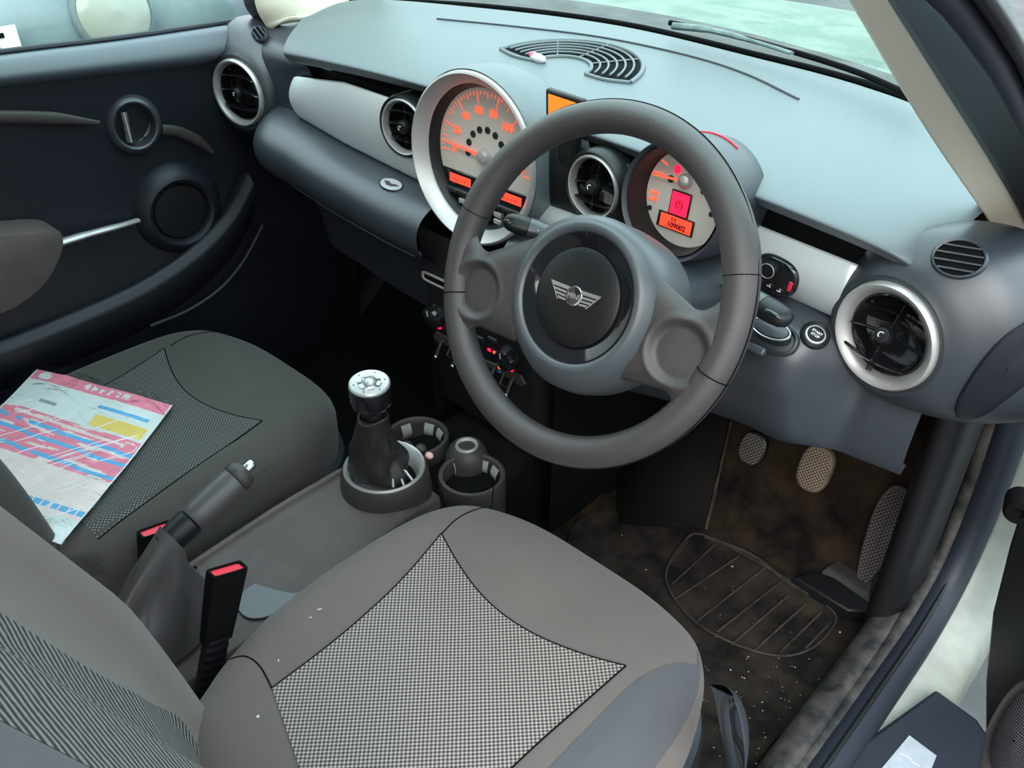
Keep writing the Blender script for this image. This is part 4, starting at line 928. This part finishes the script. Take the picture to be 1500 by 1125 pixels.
def pedal(name, top, bot, wpx, y, label, tread, rub, tilt):
    c = at((top[0]+bot[0])/2, (top[1]+bot[1])/2, y=y); m = frame(c, tilt, 0, 0)
    a_ = onf(*top, m); d_ = onf(*bot, m); h = (a_-d_).length/2; w = wpx
    t = thing(name, c, label, 'pedal')
    o = oval(w, h, 40, 2.6)
    b = MB(); b.grid([[m @ V((x*k, yy*k, hh)) for x, yy in o] for k, hh in ((.96, -.012), (1, -.004), (.97, .002), (.85, .0045), (.02, .006))], closed=True); b.build('rubber_pad', rub, t)
    b = MB(); b.grid([[m @ V((x*k, yy*k, hh)) for x, yy in oval(w*.84, h*.88, 40, 2.6)] for k, hh in ((1, .0052), (.5, .0068), (.02, .0072))], closed=True, uv=lambda p: ((m.inverted() @ p).x, (m.inverted() @ p).y)); b.build('tread', tread, t)
    return t, m, h
t, m, h = pedal('brake_pedal', (1197, 652), (1190, 722), .026, .265, 'brake pedal worn pale brown, middle of the three pedals', M_ptread, M_pedal, .35)
b = MB(); b.tube(cat([m @ V((0, h*.4, -.012)), m @ V((-.01, h*1.6, -.03)), m @ V((-.02, h*3.2, -.02)), m @ V((-.02, h*4.2, .02))], 6), .0085, 12, flat=.5); b.build('arm', M_matt, t)
t, m, h = pedal('clutch_pedal', (1106, 632), (1098, 682), .024, .29, 'dark clutch pedal in shade, left of the pale brake pedal', M_gtread, M_black, .35)
b = MB(); b.tube(cat([m @ V((0, h*.4, -.012)), m @ V((-.01, h*1.8, -.03)), m @ V((-.02, h*3.6, -.02))], 6), .0085, 12, flat=.5); b.build('arm', M_matt, t)
# accelerator: long floor-hinged pad
gb, gt = at(1262, 855, z=.025), at(1322, 712, y=.345)
ey = (gt-gb).normalized(); ex = V((1, 0, 0)); ex = (ex-ey*ex.dot(ey)).normalized(); nz = ex.cross(ey); m = Matrix((ex, ey, nz)).transposed().to_4x4(); m.translation = gb.lerp(gt, .5); h = (gt-gb).length/2
t = thing('accelerator_pedal', gb, 'long floor-hinged accelerator pedal with dotted dusty tread, rightmost pedal', 'pedal')
def gout(k): return [((.017+.012*max(0, y/h*.5+.5))*k*math.copysign(abs(math.cos(a))**.8, math.cos(a)), y*1.0*(k*.1+.9)) for a, y in [(a, h*math.copysign(abs(math.sin(a))**.9, math.sin(a))) for a in [2*math.pi*i/48 for i in range(48)]]]
b = MB(); b.grid([[m @ V((x, y, hh)) for x, y in gout(k)] for k, hh in ((.95, -.010), (1.05, -.002), (1.0, .004), (.9, .006), (.02, .006))], closed=True); b.build('rubber_pad', M_gasp, t)
mi = m.inverted(); b = MB(); b.grid([[m @ V((x*.86, y*.93, hh)) for x, y in gout(k)] for k, hh in ((1, .0065), (.5, .007), (.02, .0072))], closed=True, uv=lambda p: ((mi @ p).x, (mi @ p).y)); b.build('tread', M_gtread, t)
b = MB(); o = [at(U, W, z=.012) for U, W in ((1155, 852), (1188, 842), (1295, 880), (1283, 908), (1240, 905))]; b.prism([(p.x, p.y) for p in o], I4, .005, .026, .92); b.build('base', M_black, t, bevel=.003)
b = MB(); o = [at(U, W, z=.026) for U, W in ((1200, 835), (1262, 800), (1290, 800), (1275, 888))]; b.prism([(p.x, p.y) for p in o], I4, .02, .034, .8); b.build('hinge_block', M_consd, t, bevel=.003)
# thin upright carpet edge strip by the tunnel
q0, q1 = at(1071, 618, y=.33), at(1034, 775, z=.012)
b = MB(); b.tube([q0, q0.lerp(q1, .5), q0.lerp(q1, .72), q1], [.0018, .0022, .0045, .0028], 8); tag(b.build('carpet_edge_strip', M_mud, None), 'thin dusty strip slanting down left of the clutch pedal to the mat', 'strip')
b = MB(); pan = [q0+V((-.002, 0, .06)), q1+V((-.002, 0, 0)), at(905, 770, z=.0), at(905, 650, y=.30)]; b.grid([[pan[0], pan[3]], [pan[1], pan[2]]]); tag(b.build('footrest_panel', pmat('dark_carpet_panel', (.006, .006, .0065), .9, spec=.1, vscale=6, col2=(.014, .012, .010)), None, solid=.004), 'dark carpeted side panel beside the clutch, under the wheel', 'panel')
# loose crumbs and grit: nobody could count it
FLT = bvh(fl); b = MB()
for k in range(240):
    U, W = rnd.gauss(1120, 90), rnd.gauss(990, 90)
    if k % 3 == 0: U, W = rnd.uniform(900, 1290), rnd.uniform(770, 1110)
    p = at(U, W, z=.0075)
    if p.x > .63 or p.y > .2: continue
    s_ = rnd.uniform(.0003, .0010)*(2.0 if rnd.random() < .05 else 1); b.blob(T(*p), s_*rnd.uniform(.7, 1.6), s_, s_*.7, 6, 4)
o = b.build('grit', M_crumb, None); o['kind'] = 'stuff'; tag(o, 'pale crumbs and grit scattered over the driver floor mat', 'grit')

# ================================================================== SILL, SEAL, BODY, STEP PLATE
def strip(name, mat, paths, label, cat_, n=40, **k):
    """surface through several pixel-measured lines, each at its own x"""
    L = [resample(cat(p, 8), n) for p in paths]; rows = [[L[i][j] for i in range(len(L))] for j in range(n)]
    b = MB(); b.grid([cat(r, 4) for r in rows]); return tag(b.build(name, mat, None, **k), label, cat_)
# inner sill trim: runs back along the floor, rises at the front into the kick panel
c1 = [V((.628, .60, .36)), V((.628, .44, .20)), V((.630, .36, .10)), V((.632, .25, .055)), V((.634, .05, .045)), V((.636, -.30, .045)), V((.638, -.9, .045))]
def offp(c, dx, dz, dy=0): return [p+V((dx, dy, dz)) for p in c]
def rise(c, k): return [V((p.x, p.y-k*(1 if i < 3 else .6 if i == 3 else 0), p.z+(k*.2 if i < 3 else k*.5))) for i, p in enumerate(c)]
strip('sill_trim', M_sill, [offp(c1, 0, -.05), offp(c1, .002, 0), offp(rise(c1, .02), .012, .012), offp(rise(c1, .03), .035, .016), offp(rise(c1, .03), .048, .006), offp(rise(c1, .03), .052, -.01)], 'dusty inner sill trim strip curving up from the driver floor', 'sill trim', n=60)
# door-opening rubber seal: one continuous tube down the front pillar and back along the sill
sp = [at(1530, 380, x=.685), V((.690, .300, .52)), V((.696, .312, .40)), V((.700, .318, .28)), V((.702, .310, .18)), V((.704, .27, .105)), V((.706, .18, .068)), V((.706, .05, .058)), V((.706, -.2, .055)), V((.706, -.8, .055))]
sp[0] = V((.684, .26, .64))
t = cat(sp, 10)
b = MB(); b.tube(t, .0235, 16, flat=1.0); se = tag(b.build('door_seal', M_seal, None), 'fat dark rubber seal following the edge of the driver door opening', 'door seal')
b = MB(); b.tube([p+V((.0, -.012 if p.z > .11 else -.002, .022 if p.z < .11 else .004)) for p in t[12:]], .0042, 8); o = b.build('seal_lip', M_black, se)
b = MB(); b.tube([p+V((-.022, -.006, .004)) for p in t], .013, 12); b.build('seal_inner_fold', M_sill, se)
# painted body flange beyond the seal, hinge pillar and sill
w0 = [V((.715, .345, .70)), V((.716, .350, .52)), V((.716, .350, .38)), V((.718, .345, .25)), V((.720, .33, .15)), V((.722, .27, .075)), V((.722, .17, .050)), V((.722, .0, .045)), V((.722, -.9, .045))]
def flare(dx, dy, dz): return [p+V((dx, dy*(1 if p.z > .08 else .3), dz if p.z < .2 else 0)) for p in w0]
strip('body_side', M_white, [flare(-.01, 0, 0), flare(.010, .0, -.002), flare(.040, .012, -.010), flare(.060, .03, -.03), flare(.064, .05, -.08)], 'cream-white painted body edge outside the driver door seal', 'car body', n=60)
b = MB(); m = onsurf(V((.748, .338, .30)), V((.3, -1, .1))); b.lathe([(.020, -.01), (.020, .012), (.016, .020), (.008, .022), (.0001, .018)], m, 24)
m = onsurf(at(1492, 747, x=.765), V((.2, -1, .2))); b = MB(); b.lathe([(.016, -.03), (.016, .004), (.013, .010), (.007, .011), (.005, .006), (.0001, .006)], m, 24); tag(b.build('rubber_buffer', M_matt, None), 'round black rubber stop on the white pillar at the right edge', 'buffer')
# step plate
t = thing('step_plate', (.77, 0, .05), 'dark sill step cover outside the driver door seal with a silver label', 'step plate')
cs = [at(U, W, z=.060) for U, W in ((1372, 1008), (1432, 1052), (1448, 1075), (1425, 1180), (1180, 1180), (1230, 1110))]
b = MB(); b.prism([(p.x, p.y) for p in cs], I4, .030, .060); b.build('cover', M_seal, t, bevel=.006, bseg=3)
ls = [at(U, W, z=.0615) for U, W in ((1332, 1077), (1372, 1107), (1355, 1150), (1280, 1150), (1292, 1125))]
b = MB(); b.prism([(p.x, p.y) for p in ls], I4, .058, .0615); lb = b.build('silver_label', M_label, t)
b = MB(); q0 = at(1318, 1103, z=.0618); q1 = at(1348, 1122, z=.0618); b.tube(cat([q0, q0.lerp(q1, .4)+V((.001, .002, 0)), q0.lerp(q1, .7)-V((.001, .001, 0)), q1], 5), .0006, 6); b.build('label_scribble', M_mark, lb)
# kick panel closing the footwell side
KX = .628
b = MB(); b.grid(surf([[V((KX+.0, y, z)) for y in (.62, .45, .33, .27, .22, .185)] for z in (.16, .28, .40, .52, .60)], 4, 4)); b.grid(surf([[V((x, y, z)) for x, y in ((KX, .185), (.640, .170), (.660, .175), (.672, .20), (.676, .25))] for z in (.04, .2, .36, .52, .60)], 4, 4))
o = struct(b.build('wall_right', M_black, None)); lab(o, 'dark kick panel on the outer side of the driver footwell')
b = MB(); b.tube(cat([V((.630, .205, .58)), V((.630, .205, .40)), V((.631, .215, .26)), V((.631, .24, .14))], 6), .005, 8); tag(b.build('panel_edge_strip', M_seal, None), 'narrow upright edge strip of the kick panel right of the pedals', 'strip')
# fuse cover flap on the side of the driver pod
fo = cat([V((U, W, 0)) for U, W in ((1560, 440), (1500, 472), (1462, 500), (1425, 545), (1400, 590), (1404, 610), (1440, 606), (1500, 562), (1560, 520))], 5, closed=True); fc_ = sum(fo, V())/len(fo)
def podp(q, e):
    l, n = hit(q.x, q.y, TR); return None if l is None else l+n*e
rows = []
for k, e in ((1.0, -.002), (.99, .003), (.93, .0045), (.7, .0045), (.4, .0045), (.02, .0045)):
    rows.append([podp(fc_+(q-fc_)*k, e) for q in fo])
for r_i, r in enumerate(rows):
    for q_i, q in enumerate(r):
        if q is None: r[q_i] = next(x for x in (r[q_i-1:q_i]+[y for y in r if y is not None]) if x is not None)
b = MB(); b.grid(rows, closed=True); tag(b.build('end_cover_flap', M_door, None), 'rounded dark cover flap on the outer end of the driver dash pod', 'cover')

# ================================================================== OPEN DRIVER DOOR (only its lower front shows)
dt = thing('driver_door', (.86, .26, .15), 'black inner face of the open driver door with a ribbed speaker cover, bottom right', 'car door')
def dp(U, W, k): return at(U, W, x=None, y=.215-k)
m = frame(at(1500, 1055, y=.17), 0, -.35)
def dol(pts, k=0): return [tuple(onf(U, W, m)) for U, W in pts]
b = MB(); b.prism(dol([(1437, 1000), (1447, 900), (1472, 800), (1503, 700), (1900, 500), (1900, 1400), (1437, 1400)])[::-1], m, -.05, -.008); b.build('door_panel', M_black, dt, bevel=.004)
cxy = onf(1503, 1075, m); hx = abs(onf(1449, 1075, m).x-cxy.x); hy = (onf(1490, 955, m)-cxy).length
o = oval(hx, hy, 56, 2.3, cxy.x, cxy.y)
def sc_(k, h): return [m @ V((cxy.x+(x-cxy.x)*k, cxy.y+(y-cxy.y)*k, h)) for x, y in o]
b = MB(); b.grid([sc_(k, h) for k, h in ((1.0, -.03), (1.0, .012), (.96, .020), (.86, .018), (.82, .008))], closed=True); b.build('speaker_rim', M_consd, dt)
mi2 = m.inverted(); b = MB(); b.grid([sc_(k, h) for k, h in ((.84, .008), (.5, .020), (.02, .024))], closed=True, uv=lambda p: ((mi2 @ p).x, (mi2 @ p).y)); b.build('speaker_grille', M_grill, dt)

# ================================================================== PASSENGER DOOR
X = -.655
pd = thing('passenger_door', (X, -.3, .3), 'dark passenger door seen from inside, with round handle, speaker and armrest', 'car door')
b = MB(); b.grid(surf([[V((X+dx, y, z)) for y in (-1.1, -.7, -.4, -.2, 0, .12, .25)] for z, dx in ((.0, .0), (.15, .01), (.28, .012), (.40, -.004), (.52, -.008), (.60, -.004), (.68, .004), (.70, .006))], 4, 5)); b.build('door_card', M_door, pd)
DC = bvh([q for q in pd.children][0])
def dxp(U, W, e=.0): return at(U, W, x=X+e)
tl = [(-260, 118), (0, 82), (180, 60), (330, 38), (380, 30)]; bl = [(-260, 150), (0, 122), (170, 103), (300, 88), (345, 72)]
TLp = [dxp(*p) for p in tl]; BLp = [dxp(*p, .02) for p in bl]
rows = [[p+V((-.03, 0, -.004)) for p in TLp], TLp, [a.lerp(c, .35)+V((.010, 0, .006)) for a, c in zip(TLp, BLp)], [a.lerp(c, .75)+V((.012, 0, .002)) for a, c in zip(TLp, BLp)], BLp, [p+V((-.018, 0, -.010)) for p in BLp]]
b = MB(); b.grid(surf(rows, 6, 5)); b.build('top_ledge', M_ledge, pd)
b = MB(); b.tube(cat([p+V((-.012, 0, .003)) for p in TLp], 8), .0045, 8); b.build('window_seal', M_seal, pd)
for pts, wd in (([(-150, 172), (0, 171), (80, 173), (146, 180)], .010), ([(237, 190), (262, 193), (290, 206), (312, 224)], .0095)):
    P_ = [dxp(*p, .006) for p in pts]; b = MB(); tp2 = cat(P_, 8); nn = len(tp2); b.tube(tp2, [wd*min(1, .35+.65*min(1, (nn-1-i_)/8)) for i_ in range(nn)], 12, up=(1, 0, 0), flat=.45); b.build('trim_band', M_consd, pd)
c = dxp(197, 183, .004); m = onsurf(c, V((1, -.12, .05)), (0, 1, 0))
b = MB(); b.lathe([(.050, -.012), (.047, -.002), (.042, .004), (.038, .0065), (.035, .005), (.0325, -.004), (.031, -.014)], m, 48, sx=1.0, sy=1.06); hr = b.build('handle_ring', M_pod, pd)
b = MB(); b.lathe([(.032, -.013), (.02, -.017), (.0001, -.018)], m, 32); b.build('handle_bowl', M_gloss, pd)
b = MB(); rows = [[m @ V((-.013+dx, y, h)) for dx, h in ((-.009, -.010), (-.007, .004), (0, .008), (.007, .004), (.010, -.010))] for y in (-.026, -.014, 0, .014, .026)]; b.grid(surf(rows, 4, 4)); b.build('pull_handle', M_chrome, pd)
c = dxp(265, 310, .010); m = onsurf(c, V((1, -.05, .02)), (0, 1, 0))
b = MB(); b.lathe([(.088, -.016), (.080, -.004), (.070, .006), (.062, .009), (.056, .006), (.053, -.002), (.052, -.004)], m, 56); b.build('speaker_surround', M_door, pd)
b = MB(); b.lathe([(.0525, -.004), (.049, .001), (.03, .002), (.0001, .002)], m, 48); b.build('speaker_cover', M_black, pd)
# armrest pull and chrome bar
ar = [(-330, 395), (-160, 352), (0, 342), (70, 337), (95, 346), (92, 375), (70, 415), (35, 445), (0, 462), (-160, 520), (-330, 560)]
P_ = [at(U, W, x=X+.060) for U, W in ar]; P0 = [V((X+.0, p.y, p.z)) for p in P_]; cen = sum(P_, V())/len(P_)
Pc = cat(P_, 6, closed=True); b = MB(); b.grid([[V((X-.002, p.y, p.z)) for p in Pc], [V((X+.048, p.y, p.z)) for p in Pc], [cen+(V((X+.058, p.y, p.z))-cen)*.975 for p in Pc], [cen+(V((X+.061, p.y, p.z))-cen)*.90 for p in Pc], [cen+(V((X+.061, p.y, p.z))-cen)*.02 for p in Pc]], closed=True); b.build('armrest', M_cons, pd)
b = MB(); b.tube(cat([at(80, 358, x=X+.040), at(130, 343, x=X+.032), at(175, 331, x=X+.024), at(202, 323, x=X+.010)], 5), [.0085]*5+[.0075]*5+[.0065]*6, 12, flat=.7); b.build('grab_bar', M_ring, pd)
# map pocket lips
lip = [(-60, 527), (0, 510), (60, 488), (130, 460), (200, 428), (255, 395), (300, 360), (340, 315), (368, 262)]
P_ = [dxp(*p, .035) for p in lip]; b = MB(); b.grid(surf([[p+V((-.035, .0, .002)) for p in P_], [p+V((-.012, 0, .010)) for p in P_], P_, [p+V((.006, 0, -.014)) for p in P_], [p+V((.0, .0, -.05)) for p in P_], [p+V((-.04, .0, -.12)) for p in P_]], 6, 5)); b.build('map_pocket', M_door, pd)
lip2 = [(220, 478), (275, 455), (320, 425), (355, 385), (385, 330)]
P_ = [at(*p, x=X+.030) for p in lip2]; b = MB(); b.tube(cat(P_, 6), .004, 10); b.build('door_edge_seal', M_seal, pd)
b = MB(); b.grid([[V((X-.03, y, z)) for y in (-1.1, .6)] for z in (-.1, .60)]); o = struct(b.build('wall_left', M_matt, None))

# ================================================================== PILLARS, GLASS, ROOF
def ribbon(name, mat, a_, c_, label, cat_, bulge, nrm, thick=.01, ext_=.20):
    a_ = [a_[0]+(a_[0]-a_[1]).normalized()*ext_]+list(a_) if ext_ else a_; c_ = [c_[0]+(a_[0]-a_[1])]+list(c_) if ext_ else c_
    n = 30; A_ = resample(cat(a_, 8), n); C_ = resample(cat(c_, 8), n); rows = []
    for p, q in zip(A_, C_): rows.append([p+(q-p)*s+V(nrm)*bulge*math.sin(math.pi*s)**.6 for s in [i/8 for i in range(9)]])
    b = MB(); b.grid(rows); return tag(b.build(name, mat, None, solid=thick, off=-1), label, cat_)
pa = [at(1215, -100, x=.565), at(1275, 0, x=.58), at(1340, 120, x=.595), (at(1400, 232, x=.61)), at(1462, 352, x=.625), at(1490, 395, x=.630)]
pb = [at(1290, -100, x=.635), at(1345, 0, x=.640), at(1410, 120, x=.645), at(1465, 220, x=.650), at(1520, 330, x=.655), at(1545, 392, x=.660)]
ribbon('pillar_trim', M_cream, pa, pb, 'cream pillar cover slanting beside the windscreen on the driver side', 'pillar trim', .012, (-.3, -.6, .4), .012)
pc_ = [at(1350, -100, x=.690), at(1428, 0, x=.695), at(1470, 62, x=.70), at(1500, 118, x=.70), at(1560, 260, x=.70), at(1600, 360, x=.705)]
ribbon('pillar_seal', M_seal, pb, pc_, 'dark navy rubber door-frame seal right of the cream pillar', 'seal', .014, (.1, -.6, .5), .015)
pd1 = [p+V((.004, 0, .002)) for p in pc_]; b = MB(); b.tube(cat(pd1, 8), .005, 10); tag(b.build('seal_lip', M_black, None), 'thin black lip along the outer edge of the navy pillar seal', 'seal')
la = [at(372, -60, x=-.60), at(376, 0, x=-.60), at(392, 28, x=-.605), at(402, 40, x=-.60)]
lb_ = [at(560, -60, x=-.50), at(545, -2, x=-.50), at(490, 18, x=-.52), at(440, 32, x=-.545)]
ribbon('pillar_trim', M_cream, la, lb_, 'cream pillar cover at the passenger corner of the windscreen, top left', 'pillar trim', .010, (.4, -.6, .3), .012)
ld = [at(352, -60, x=-.64), at(356, 0, x=-.64), at(372, 28, x=-.64), at(392, 42, x=-.63)]
ribbon('pillar_seal', M_seal, ld, la, 'thin dark seal between the passenger window and its cream pillar', 'seal', .004, (.4, -.6, .3), .01)
# windscreen
wb = [V((p.x, p.y+.028, p.z-.004)) for p in A]; wb[-1] = V((.66, .225, .75)); wb[0] = V((-.66, .12, .745)); wb[1] = V((-.52, .19, .755))
wt = [V((p.x*.88, p.y-.62, 1.17+.02*(1-(p.x/.66)**2))) for p in wb]
rows = [wb, [a.lerp(c, .33)+V((0, .015, .015)) for a, c in zip(wb, wt)], [a.lerp(c, .66)+V((0, .015, .015)) for a, c in zip(wb, wt)], wt]
b = MB(); b.grid(surf(rows, 6, 5)); g = struct(b.build('window_1', M_glass, None)); lab(g, 'green-tinted windscreen above the dashboard')
b = MB(); b.tube(cat([p+V((0, -.004, .003)) for p in wb[1:]], 8), .0045, 8); struct(b.build('trim_1', M_matt, None))
b = MB(); q = [at(-420, 140, x=-.672), at(350, 42, x=-.672), V((-.63, .10, .77)), V((-.58, -.2, 1.14)), V((-.58, -1.0, 1.16)), V((-.672, -1.2, .80))]
b.grid([[V((-.672, y, z)) for y in (-1.2, -.6, -.1, .06)] for z in (.71, .74)]); b.grid([[V((-.672, -1.2, .74)), V((-.672, -.6, .74)), V((-.672, -.1, .74)), V((-.672, .06, .74))], [V((-.60, -1.2, 1.12)), V((-.60, -.8, 1.13)), V((-.60, -.5, 1.12)), V((-.60, -.42, 1.12))]])
g = struct(b.build('window_2', M_glass, None)); lab(g, 'passenger door window')
rf = [[V((x, y, 1.17+.03*(1-(x/.6)**2))) for x in (-.58, -.3, 0, .3, .56)] for y in (-.36, -.6, -1.0, -1.5, -2.1)]
b = MB(); b.grid(surf(rf, 4, 3)); struct(b.build('ceiling', M_head, None, solid=.03, off=1))
b = MB(); b.grid([[V((x, -2.1, z)) for x in (-.66, .66)] for z in (0, .75)]); b.grid([[V((x, -1.3, z)) for x in (-.66, .66)] for z in (0, .42)]); b.grid([[V((-.68, y, z)) for y in (-2.1, -1.1)] for z in (0, .75)]); struct(b.build('wall_back', M_matt, None))

# ================================================================== OUTSIDE
b = MB(); b.grid([[V((x, y, -.30)) for x in (-14, -6, 0, 6, 14)] for y in (-10, -3, 3, 10, 18)]); o = struct(b.build('ground', M_tarm, None)); lab(o, 'wet grey asphalt outside the car')
b = MB(); rows = []
for i in range(13):
    u = i/12; y = .40+.95*u
    rows.append([V((x*(.72-.08*u*u), y+.05*(1-(x)**2)-(.10 if 1 else 0)*x*x*(1-u), .735+.030*(1-x*x)-.16*u*u-.02*u+.0*x)) for x in [-1+i2/12 for i2 in range(25)]])
b.grid(rows); bon = tag(b.build('bonnet', M_bonnet, None), 'pale bonnet of the car with painted-in branch reflections, seen through the windscreen', 'bonnet')
b = MB(); b.grid(surf([[V((p.x, p.y+dy, p.z+dz)) for p in wb] for dy, dz in ((.0, -.012), (.05, -.016), (.12, -.03))], 6, 4)); tag(b.build('cowl_panel', M_cowl, None), 'wet grey scuttle panel between windscreen base and bonnet', 'cowl')
BT = bvh(bon)
t = thing('wiper', (.0, .42, .77), 'black windscreen wiper resting along the base of the glass', 'wiper')
w = [at(U, W, z=.782) for U, W in ((975, 35), (1060, 52), (1150, 76), (1250, 108), (1345, 150))]
w = [p+V((0, .01, 0)) for p in w]
b = MB(); b.tube(cat(w, 6), .004, 8); b.build('blade', M_matt, t)
w2 = [at(U, W, z=.795) for U, W in ((985, 38), (1040, 44), (1095, 58), (1160, 78))]
b = MB(); b.tube(cat(w2, 6), [.008]*6+[.006]*6+[.004]*7, 10, flat=.6); b.build('arm', M_cowl, t)
# parked car beyond the passenger window
pk = thing('parked_car', (-2.6, .6, -.3), 'blue-grey parked car with a round pale headlamp outside the passenger window', 'car')
def pkp(y, z, d): return V((-2.0-d, y, z))
rows = []
for z, d, in ((-.05, .10), (.12, .02), (.25, .0), (.33, .015), (.42, .0), (.52, .02), (.62, .10), (.70, .28), (.76, .7), (.80, 1.2)):
    rows.append([V((-2.0-d-.22*abs((y-.3)/.9)**3, y, z)) for y in [-.75+2.1*i/16 for i in range(17)]])
b = MB(); b.grid(surf(rows, 2, 4)); b.build('bodywork', M_pcar, pk)
m = onsurf(V((-1.985, .425, .485)), V((1, -.1, .25)), (0, 1, 0))
b = MB(); b.lathe([(.125, -.03), (.122, .0), (.112, .010)], m, 40); b.build('headlamp_ring', M_pcar, pk)
b = MB(); b.lathe([(.112, .004), (.09, .020), (.05, .030), (.0001, .034)], m, 40); b.build('headlamp_lens', M_lens, pk)
b = MB(); m = onsurf(V((-1.975, -.02, .445)), V((1, 0, .05)), (0, 1, 0)); b.box(m, .30, .100, .008); pl_ = b.build('number_plate', M_plate, pk)
b = MB(); b.text('T', .085, m @ T(.085, 0, .006), bold=.003); b.build('plate_letter', M_matt, pl_)
b = MB(); b.box(T(-1.965, .10, .30), .02, 1.2, .05); b.build('bumper_grille', M_seal, pk)
b = MB(); b.tube(cat([V((-2.0, .72, .50)), V((-2.02, .66, .62)), V((-2.15, .60, .70))], 6), .012, 8); b.build('panel_gap', M_seal, pk)
# exterior door mirror at the top right edge
mr = at(1478, 60, x=.90); t = thing('door_mirror', mr, 'blurred grey exterior mirror shape at the top right corner', 'mirror')
b = MB(); b.blob(T(mr.x+.07, mr.y+.10, mr.z+.02), .085, .05, .065); b.build('housing', M_white, t)
b = MB(); b.blob(T(mr.x+.065, mr.y+.07, mr.z+.02), .070, .03, .052); b.build('mirror_glass', M_chrome, t)

# ================================================================== LIGHT: bright overcast sky
w = bpy.data.worlds.new('overcast_sky'); sc.world = w; w.use_nodes = True; nt = w.node_tree; bg = nt.nodes['Background']
tc = nt.nodes.new('ShaderNodeTexCoord'); sx = nt.nodes.new('ShaderNodeSeparateXYZ'); rp = nt.nodes.new('ShaderNodeValToRGB')
nt.links.new(tc.outputs['Generated'], sx.inputs[0]); nt.links.new(sx.outputs[2], rp.inputs[0]); nt.links.new(rp.outputs[0], bg.inputs[0])
nt.links.remove(rp.inputs[0].links[0])
ma = nt.nodes.new('ShaderNodeMath'); ma.operation = 'MULTIPLY'; ma.inputs[1].default_value = .35; nt.links.new(sx.outputs[1], ma.inputs[0])
mb_ = nt.nodes.new('ShaderNodeMath'); mb_.operation = 'ADD'; nt.links.new(sx.outputs[2], mb_.inputs[0]); nt.links.new(ma.outputs[0], mb_.inputs[1]); nt.links.new(mb_.outputs[0], rp.inputs[0])
rp.color_ramp.elements[0].position = 0.0; rp.color_ramp.elements[0].color = (.23, .22, .21, 1)
rp.color_ramp.elements[1].position = 0.75; rp.color_ramp.elements[1].color = (.76, .92, 1.0, 1)
bg.inputs[1].default_value = 3.0
sl = bpy.data.lights.new('soft_sun', 'SUN'); sl.energy = 1.9; sl.angle = R(50); sl.color = (1, .97, .92)
so = bpy.data.objects.new('soft_sun', sl); COL.objects.link(so); so.rotation_euler = (R(42), R(30), 0)
vs = sc.view_settings; vs.view_transform = 'Standard'; vs.look = 'None'; vs.gamma = 1; vs.use_curve_mapping = False; vs.exposure = 0.55
